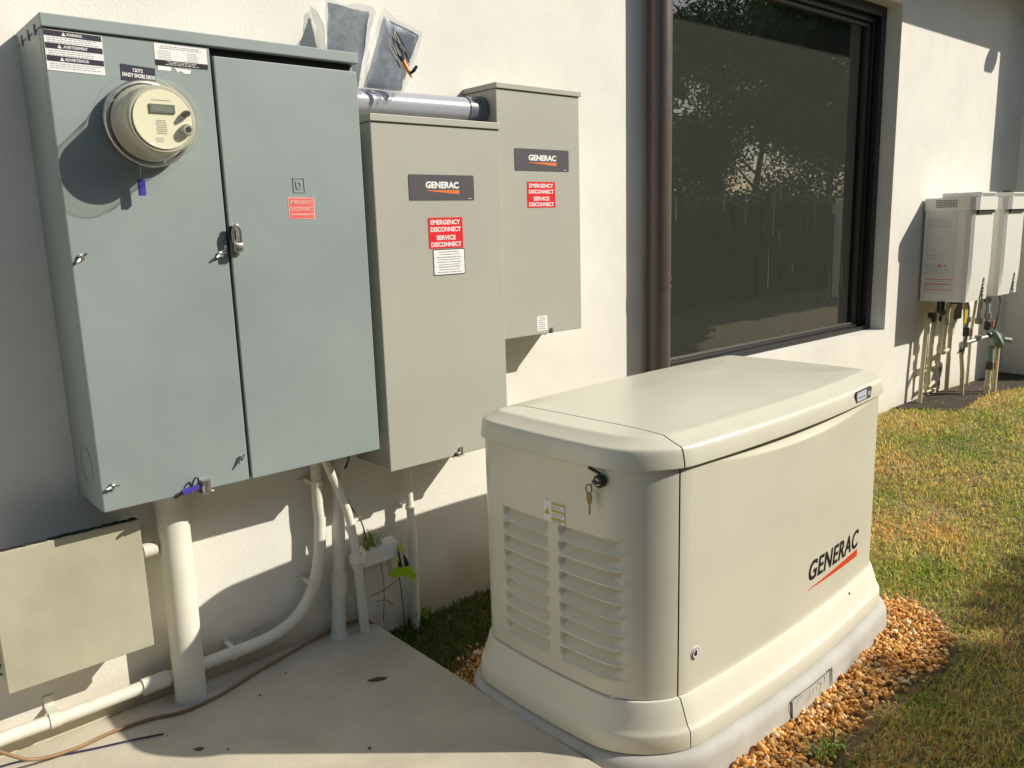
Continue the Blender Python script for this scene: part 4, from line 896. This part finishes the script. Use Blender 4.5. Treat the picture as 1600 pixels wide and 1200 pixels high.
# ------------------------------------------------------------------ small debris on slab
b=B(); pr=random.Random(9)
for k in range(14):
    x=pr.uniform(.0,.8); y=pr.uniform(-.95,-.02)*(pr.random()**.6); s=.0012+.0028*pr.random()**3
    a=pr.random()*3; obox(b,(x,y,s*.4),(math.cos(a),math.sin(a),0),(-math.sin(a),math.cos(a),0),(0,0,1),s,s*.6,s*.4,.0004)
o=obj('debris_crumbs',b,mat('crumb_brown',(.08,.055,.035),.9)); o['kind']='stuff'
b=B(); poly(b,[(0,.006),(.03,.012),(.055,.002),(.04,-.006),(.01,-.004)],(.615,-.33,.0008),(.9,-.43,0),(.43,.9,0),.0025); tag(obj('dead_leaf',b,mat('dead_leaf',(.09,.07,.035),.8)),'curled dark dead leaf lying alone on the concrete slab','leaf')
b=B(); poly(b,[(0,.004),(.014,.010),(.024,.002),(.016,-.006)],(.15,-.30,.0008),(.9,-.43,0),(.43,.9,0),.002); tag(obj('dead_leaf',b,bpy.data.materials['dead_leaf']),'small brown leaf speck on the sunlit corner of the slab','leaf')

# ------------------------------------------------------------------ pebbles
def in_pad(lx,ly,off):
    qx=np.abs(lx-.475)-(.575+off-.17); qy=np.abs(ly-GD/2)-(GD/2+off+.02-.17)
    d=np.hypot(np.maximum(qx,0),np.maximum(qy,0))+np.minimum(np.maximum(qx,qy),0)-.17
    return d
def pebbles():
    b=B(); bmesh.ops.create_icosphere(b,subdivisions=2,radius=1); bv=np.array([v.co[:] for v in b.verts]); bf=np.array([[v.index for v in f.verts] for f in b.faces]); b.free()
    N=26000
    x=rng.uniform(.80,2.75,N*3); y=rng.uniform(-1.75,-.05,N*3); lx,ly=gl(x,y); d=in_pad(lx,ly,.060)
    edge=.26+.05*np.sin(lx*5)+.05*rng.normal(size=len(x)); 
    # front strip wide, others narrow
    wid=np.where(ly<.0,.16+.02*np.sin(lx*7+1),np.where(lx<0,.075,np.where(lx>1.05,.09,.10)))
    prob=np.clip((wid-d)/.10+.35*rng.random(len(x)),0,1); prob=np.where(x<.818,0,prob)
    ok=(d>-.02)&(rng.random(len(x))<prob)&(d<wid+.16*rng.random(len(x))**2); x,y,d=x[ok][:N],y[ok][:N],d[ok][:N]; n=len(x)
    s=rng.lognormal(math.log(.0046),.32,n); s=np.clip(s,.004,.019)
    z=gh(x,y)+rng.uniform(.0,.020,n)+.012
    sc=np.stack([s*rng.uniform(1,1.6,n),s*rng.uniform(.8,1.1,n),s*rng.uniform(.55,.85,n)],1)
    q=rng.normal(size=(n,4)); q[:,1:3]*=.45; q/=np.linalg.norm(q,axis=1)[:,None]; w_,a,b_,c=q.T
    Rm=np.stack([np.stack([1-2*(b_*b_+c*c),2*(a*b_-c*w_),2*(a*c+b_*w_)],1),np.stack([2*(a*b_+c*w_),1-2*(a*a+c*c),2*(b_*c-a*w_)],1),np.stack([2*(a*c-b_*w_),2*(b_*c+a*w_),1-2*(a*a+b_*b_)],1)],1)
    ph=rng.uniform(0,6.28,(n,1,3)); bump=1+.13*np.sin(bv[None]*2.3+ph).sum(-1,keepdims=True)*.6
    Vv=bv[None]*bump*sc[:,None,:]; Vv=np.einsum('nij,nkj->nki',Rm,Vv)+np.stack([x,y,z],1)[:,None,:]
    base=np.array([[.80,.42,.10],[.86,.52,.18],[.68,.31,.07],[.86,.64,.32],[.40,.17,.05],[.70,.40,.12],[.85,.74,.52],[.22,.14,.08]]); pk=rng.choice(len(base),n,p=[.24,.2,.14,.12,.09,.15,.04,.02]); colr=base[pk]*rng.uniform(.8,1.15,(n,1))
    m=len(bv); Fi=(bf[None]+(np.arange(n)*m)[:,None,None]).reshape(-1)
    me=fastmesh('gravel',Vv.reshape(-1,3),Fi,np.full(n*len(bf),3),np.repeat(colr,m,0),smooth=True)
    o=obj('gravel',me,M_peb); o['kind']='stuff'; return o
pebbles()
# bed of small gravel under the pebbles, and soil bed below the heaters
def patch(name,x0,x1,y0,y1,m,dz,mask=None,n=60):
    xs=np.linspace(x0,x1,n); ys=np.linspace(y0,y1,n); X,Y=np.meshgrid(xs,ys,indexing='ij'); Z=gh(X,Y)+dz; V=np.stack([X,Y,Z],-1).reshape(-1,3); f=[]; c=0
    for i in range(n-1):
        for j in range(n-1):
            if mask and not mask(X[i,j],Y[i,j]): continue
            f+=[i*n+j,(i+1)*n+j,(i+1)*n+j+1,i*n+j+1]; c+=1
    me=fastmesh(name,V,f,np.full(c,4)); o=obj(name,me,m); o['kind']='structure'
def gm(x,y):
    lx,ly=gl(x,y); d=float(in_pad(np.array(lx),np.array(ly),.060)); return x>.815 and d< (.19 if ly<0 else .10)
patch('gravel_bed',.80,2.7,-1.75,-.1,mat('gravel_fines',(.16,.10,.05),.95,col2=(.34,.22,.10),vscale=50,bump=1,bscale=90,bdist=.008),.006,gm,90)
patch('soil_bed',4.45,6.32,-.60,0,M_soil,.006,lambda x,y: y>-.26+.03*math.sin(x*5)-(x-4.4)*.05 and x>4.5-y*.6)
# ------------------------------------------------------------------ grass
def grass():
    N=420000
    # sample in camera-visible wedge (with margin): polar sampling around camera
    r=np.sqrt(rng.uniform(1.5**2,8.2**2,N)); r=1.5+(8.2-1.5)*rng.random(N)**1.25
    az=YAW+rng.uniform(-.30,.85,N)
    x=CAM.x+np.sin(az)*r; y=CAM.y+np.cos(az)*r
    lx,ly=gl(x,y); d=in_pad(lx,ly,.060)
    ok=(y<-.012)&(y>-4.5)&(x>.822)&(x<7.0)&~((x>6.3)&(y>-.47))
    wid=np.where(ly<0,.145+.02*np.sin(lx*7+1),np.where(lx<0,.07,np.where(lx>1.05,.075,.10)))
    gp_=np.clip((d-wid)/.08,0,1)
    gp_=np.where((d>.06)&(d<wid),.02,gp_); gp_=np.where(d<=.03,0,gp_)
    soil=(y>-.26+.03*np.sin(x*5)-(x-4.4)*.05)&(x>4.5-y*.6); gp_=np.where(soil,.02,gp_)
    # bare patches
    def nz(x,y,s,o): 
        return (np.sin(x*s*1.7+o)+np.sin(y*s*2.1+o*2)+np.sin((x+y)*s*1.3+o*3)+np.sin((x-y*1.4)*s*2.9+o)*.6)/3.6
    ok&=rng.random(N)<gp_*np.clip(.85+.35*nz(x,y,9,1),.3,1)
    x,y=x[ok],y[ok]; n=len(x); z=gh(x,y)
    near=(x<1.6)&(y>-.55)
    hgt=rng.uniform(.014,.034,n)*np.where(near,1.35,1.0)*(1+.25*nz(x,y,4,2)); wd=rng.uniform(.0011,.0023,n)*(1+.10*np.hypot(x-CAM.x,y-CAM.y))
    a=rng.uniform(0,2*np.pi,n); lean=rng.uniform(.2,1.25,n)
    d_=np.stack([np.cos(a),np.sin(a),np.zeros(n)],1); s_=np.stack([-np.sin(a),np.cos(a),np.zeros(n)],1)*wd[:,None]
    p0=np.stack([x,y,z-.004],1); p1=p0+np.array([0,0,1])*(hgt*.6)[:,None]+d_*(hgt*lean*.3)[:,None]; p2=p0+np.array([0,0,1])*(hgt*(1.05-.35*lean))[:,None]+d_*(hgt*lean*.85)[:,None]
    V=np.stack([p0-s_,p0+s_,p1-s_*.8,p1+s_*.8,p2],1).reshape(-1,3)
    i=np.arange(n)*5; F4=np.stack([i,i+1,i+3,i+2],1); F3=np.stack([i+2,i+3,i+4],1)
    Fl=np.concatenate([F4.ravel(),F3.ravel()]); lt=np.concatenate([np.full(n,4),np.full(n,3)])
    dry=.50+.50*nz(x,y,1.6,.7)+.42*nz(x,y,5.1,2.2)+rng.normal(size=n)*.20
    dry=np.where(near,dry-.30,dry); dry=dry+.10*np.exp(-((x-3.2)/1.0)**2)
    dry=np.clip(dry,0,1)[:,None]
    g1=np.array([.27,.42,.045]); g2=np.array([.90,.72,.26]); g3=np.array([.86,.45,.17])
    mixc=g1*(1-dry)+g2*dry; br=(rng.random((n,1))<.28*dry); mixc=np.where(br,g3,mixc); mixc*=rng.uniform(.6,1.35,(n,1)); mixc=np.where(near[:,None],mixc*np.array([.40,.42,.5]),mixc)  # blades by the wall tinted darker to deepen the generator's shadow
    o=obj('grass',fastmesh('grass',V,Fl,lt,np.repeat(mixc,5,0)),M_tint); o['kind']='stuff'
    print('blades',n)
grass()
# tufts by wall, pad and gravel
pr=random.Random(21)
TL=[((.99,-.04),'grass tuft against the wall between the lime flag and the generator'),((1.30,-1.30),'bright green weed at the near edge of the gravel')]
for i,(c,l) in enumerate(TL):
    b=B(); tuft(b,(c[0],c[1],g(*c)),60,.085,.035,40+i,.0028,.7); tag(obj('weed',b,M_leafw),l,'weed')
# ------------------------------------------------------------------ planting reflected in the window, plus an unseen hedge added to shade the lawn
def foliage(name,cs,n,leaf,seed,basec,spread=.15,parent=None):
    r=np.random.default_rng(seed); P=[]; 
    wts=np.array([c[3]*c[4]*c[5] for c in cs]); pick=r.choice(len(cs),n,p=wts/wts.sum()); C=np.array(cs)
    u=r.normal(size=(n,3)); u/=np.linalg.norm(u,axis=1)[:,None]; rad=r.random(n)**.45
    pos=C[pick,:3]+u*rad[:,None]*C[pick,3:6]*(1+spread*r.normal(size=(n,1)))
    nn=r.normal(size=(n,3)); nn/=np.linalg.norm(nn,axis=1)[:,None]; t=np.cross(nn,r.normal(size=(n,3))); t/=np.linalg.norm(t,axis=1)[:,None]; s=np.cross(nn,t)
    L=leaf*r.uniform(.6,1.4,n)[:,None]
    V=np.stack([pos-t*L,pos+s*L*.38,pos+t*L,pos-s*L*.38],1).reshape(-1,3); i=np.arange(n)*4; Fl=np.stack([i,i+1,i+2,i+3],1).ravel()
    col=np.array(basec)*r.uniform(.6,1.5,(n,1))*np.array([1,1,1]); 
    return obj(name,fastmesh(name,V,Fl,np.full(n,4),np.repeat(col,4,0)),M_leaf,parent)
def tree(x,y,h,seed,label,n=30000):
    z0=g(x,y)-.1; t=thing('tree',label,'tree',(x,y,z0),group=None); r=random.Random(seed); b=B()
    tp=[Vector((x,y,z0)),Vector((x+.1*r.uniform(-1,1),y,z0+h*.25)),Vector((x+.3*r.uniform(-1,1),y+.2,z0+h*.5)),Vector((x+.3*r.uniform(-1,1),y,z0+h*.85))]
    tube(b,smoothpath(tp,5),[.18*(1-.055*i) for i in range(16)],10); cs=[]
    for k in range(22):
        a=r.random()*6.28; zz=z0+h*r.uniform(.08,.85); R=h*r.uniform(.14,.27); st=Vector((x,y,zz-.2)); en=Vector((x+math.cos(a)*R,y+math.sin(a)*R,zz+h*.10))
        tube(b,smoothpath([st,(st+en)/2+EZ*.1,en],4),[.06*(1-.09*i) for i in range(9)],6)
        cs.append((en.x,en.y,en.z,h*r.uniform(.13,.20),h*r.uniform(.10,.17),h*r.uniform(.08,.14)))
    cs.append((x,y,z0+h*.86,h*.15,h*.15,h*.10))
    obj('trunk',b,M_bark,t,smooth=True); foliage('crown',cs,n,.095,seed,(.085,.14,.045),parent=t)
for i,(tx,ty,th,tl) in enumerate(((24.5,-15,8.6,'leafy tree mirrored at the left edge of the window glass, sky gaps beside it'),(28.5,-16,10.5,'broad leafy tree mirrored left of centre in the window glass'),(32.5,-15,11,'dense leafy tree mirrored in the middle of the window glass'),(36.5,-16,12.5,'tall leafy tree mirrored right of centre in the window glass'),(41,-15,12.5,'leafy tree mirrored at the right edge of the window glass'))): tree(tx,ty,th,i+1,tl)
def hedge(x0,x1,y,h,seed,label,n):
    t=thing('hedge',label,'hedge',((x0+x1)/2,y,-.1)); r=random.Random(seed); cs=[]; b=B(); x=x0
    while x<x1:
        for zz in np.arange(.10,h-.3,.42): cs.append((x+r.uniform(-.2,.2),y+r.uniform(-.15,.15),zz,.42,.36,.36))
        cs.append((x,y,h-.34+r.uniform(-.03,.03),.42,.32,.30))
        tube(b,[(x,y,-.1),(x+r.uniform(-.1,.1),y,h*.5),(x+r.uniform(-.2,.2),y,h*.85)],[.03,.022,.01],6); x+=.42
    obj('stems',b,M_bark,t); foliage('inner_leaves',cs,n//12,.16,seed+50,(.035,.05,.02),-.0,parent=t); foliage('leaves',cs,n,.07,seed,(.05,.08,.025),.03,parent=t)  # big inner leaves added to make the cast shade denser
hedge(-8.0,9.3,-5.3,3.72,5,'tall clipped hedge added out of view behind the viewpoint to shade the near lawn corner',150000)  # unseen hedge, added and sized to shade the lawn and darken the surroundings
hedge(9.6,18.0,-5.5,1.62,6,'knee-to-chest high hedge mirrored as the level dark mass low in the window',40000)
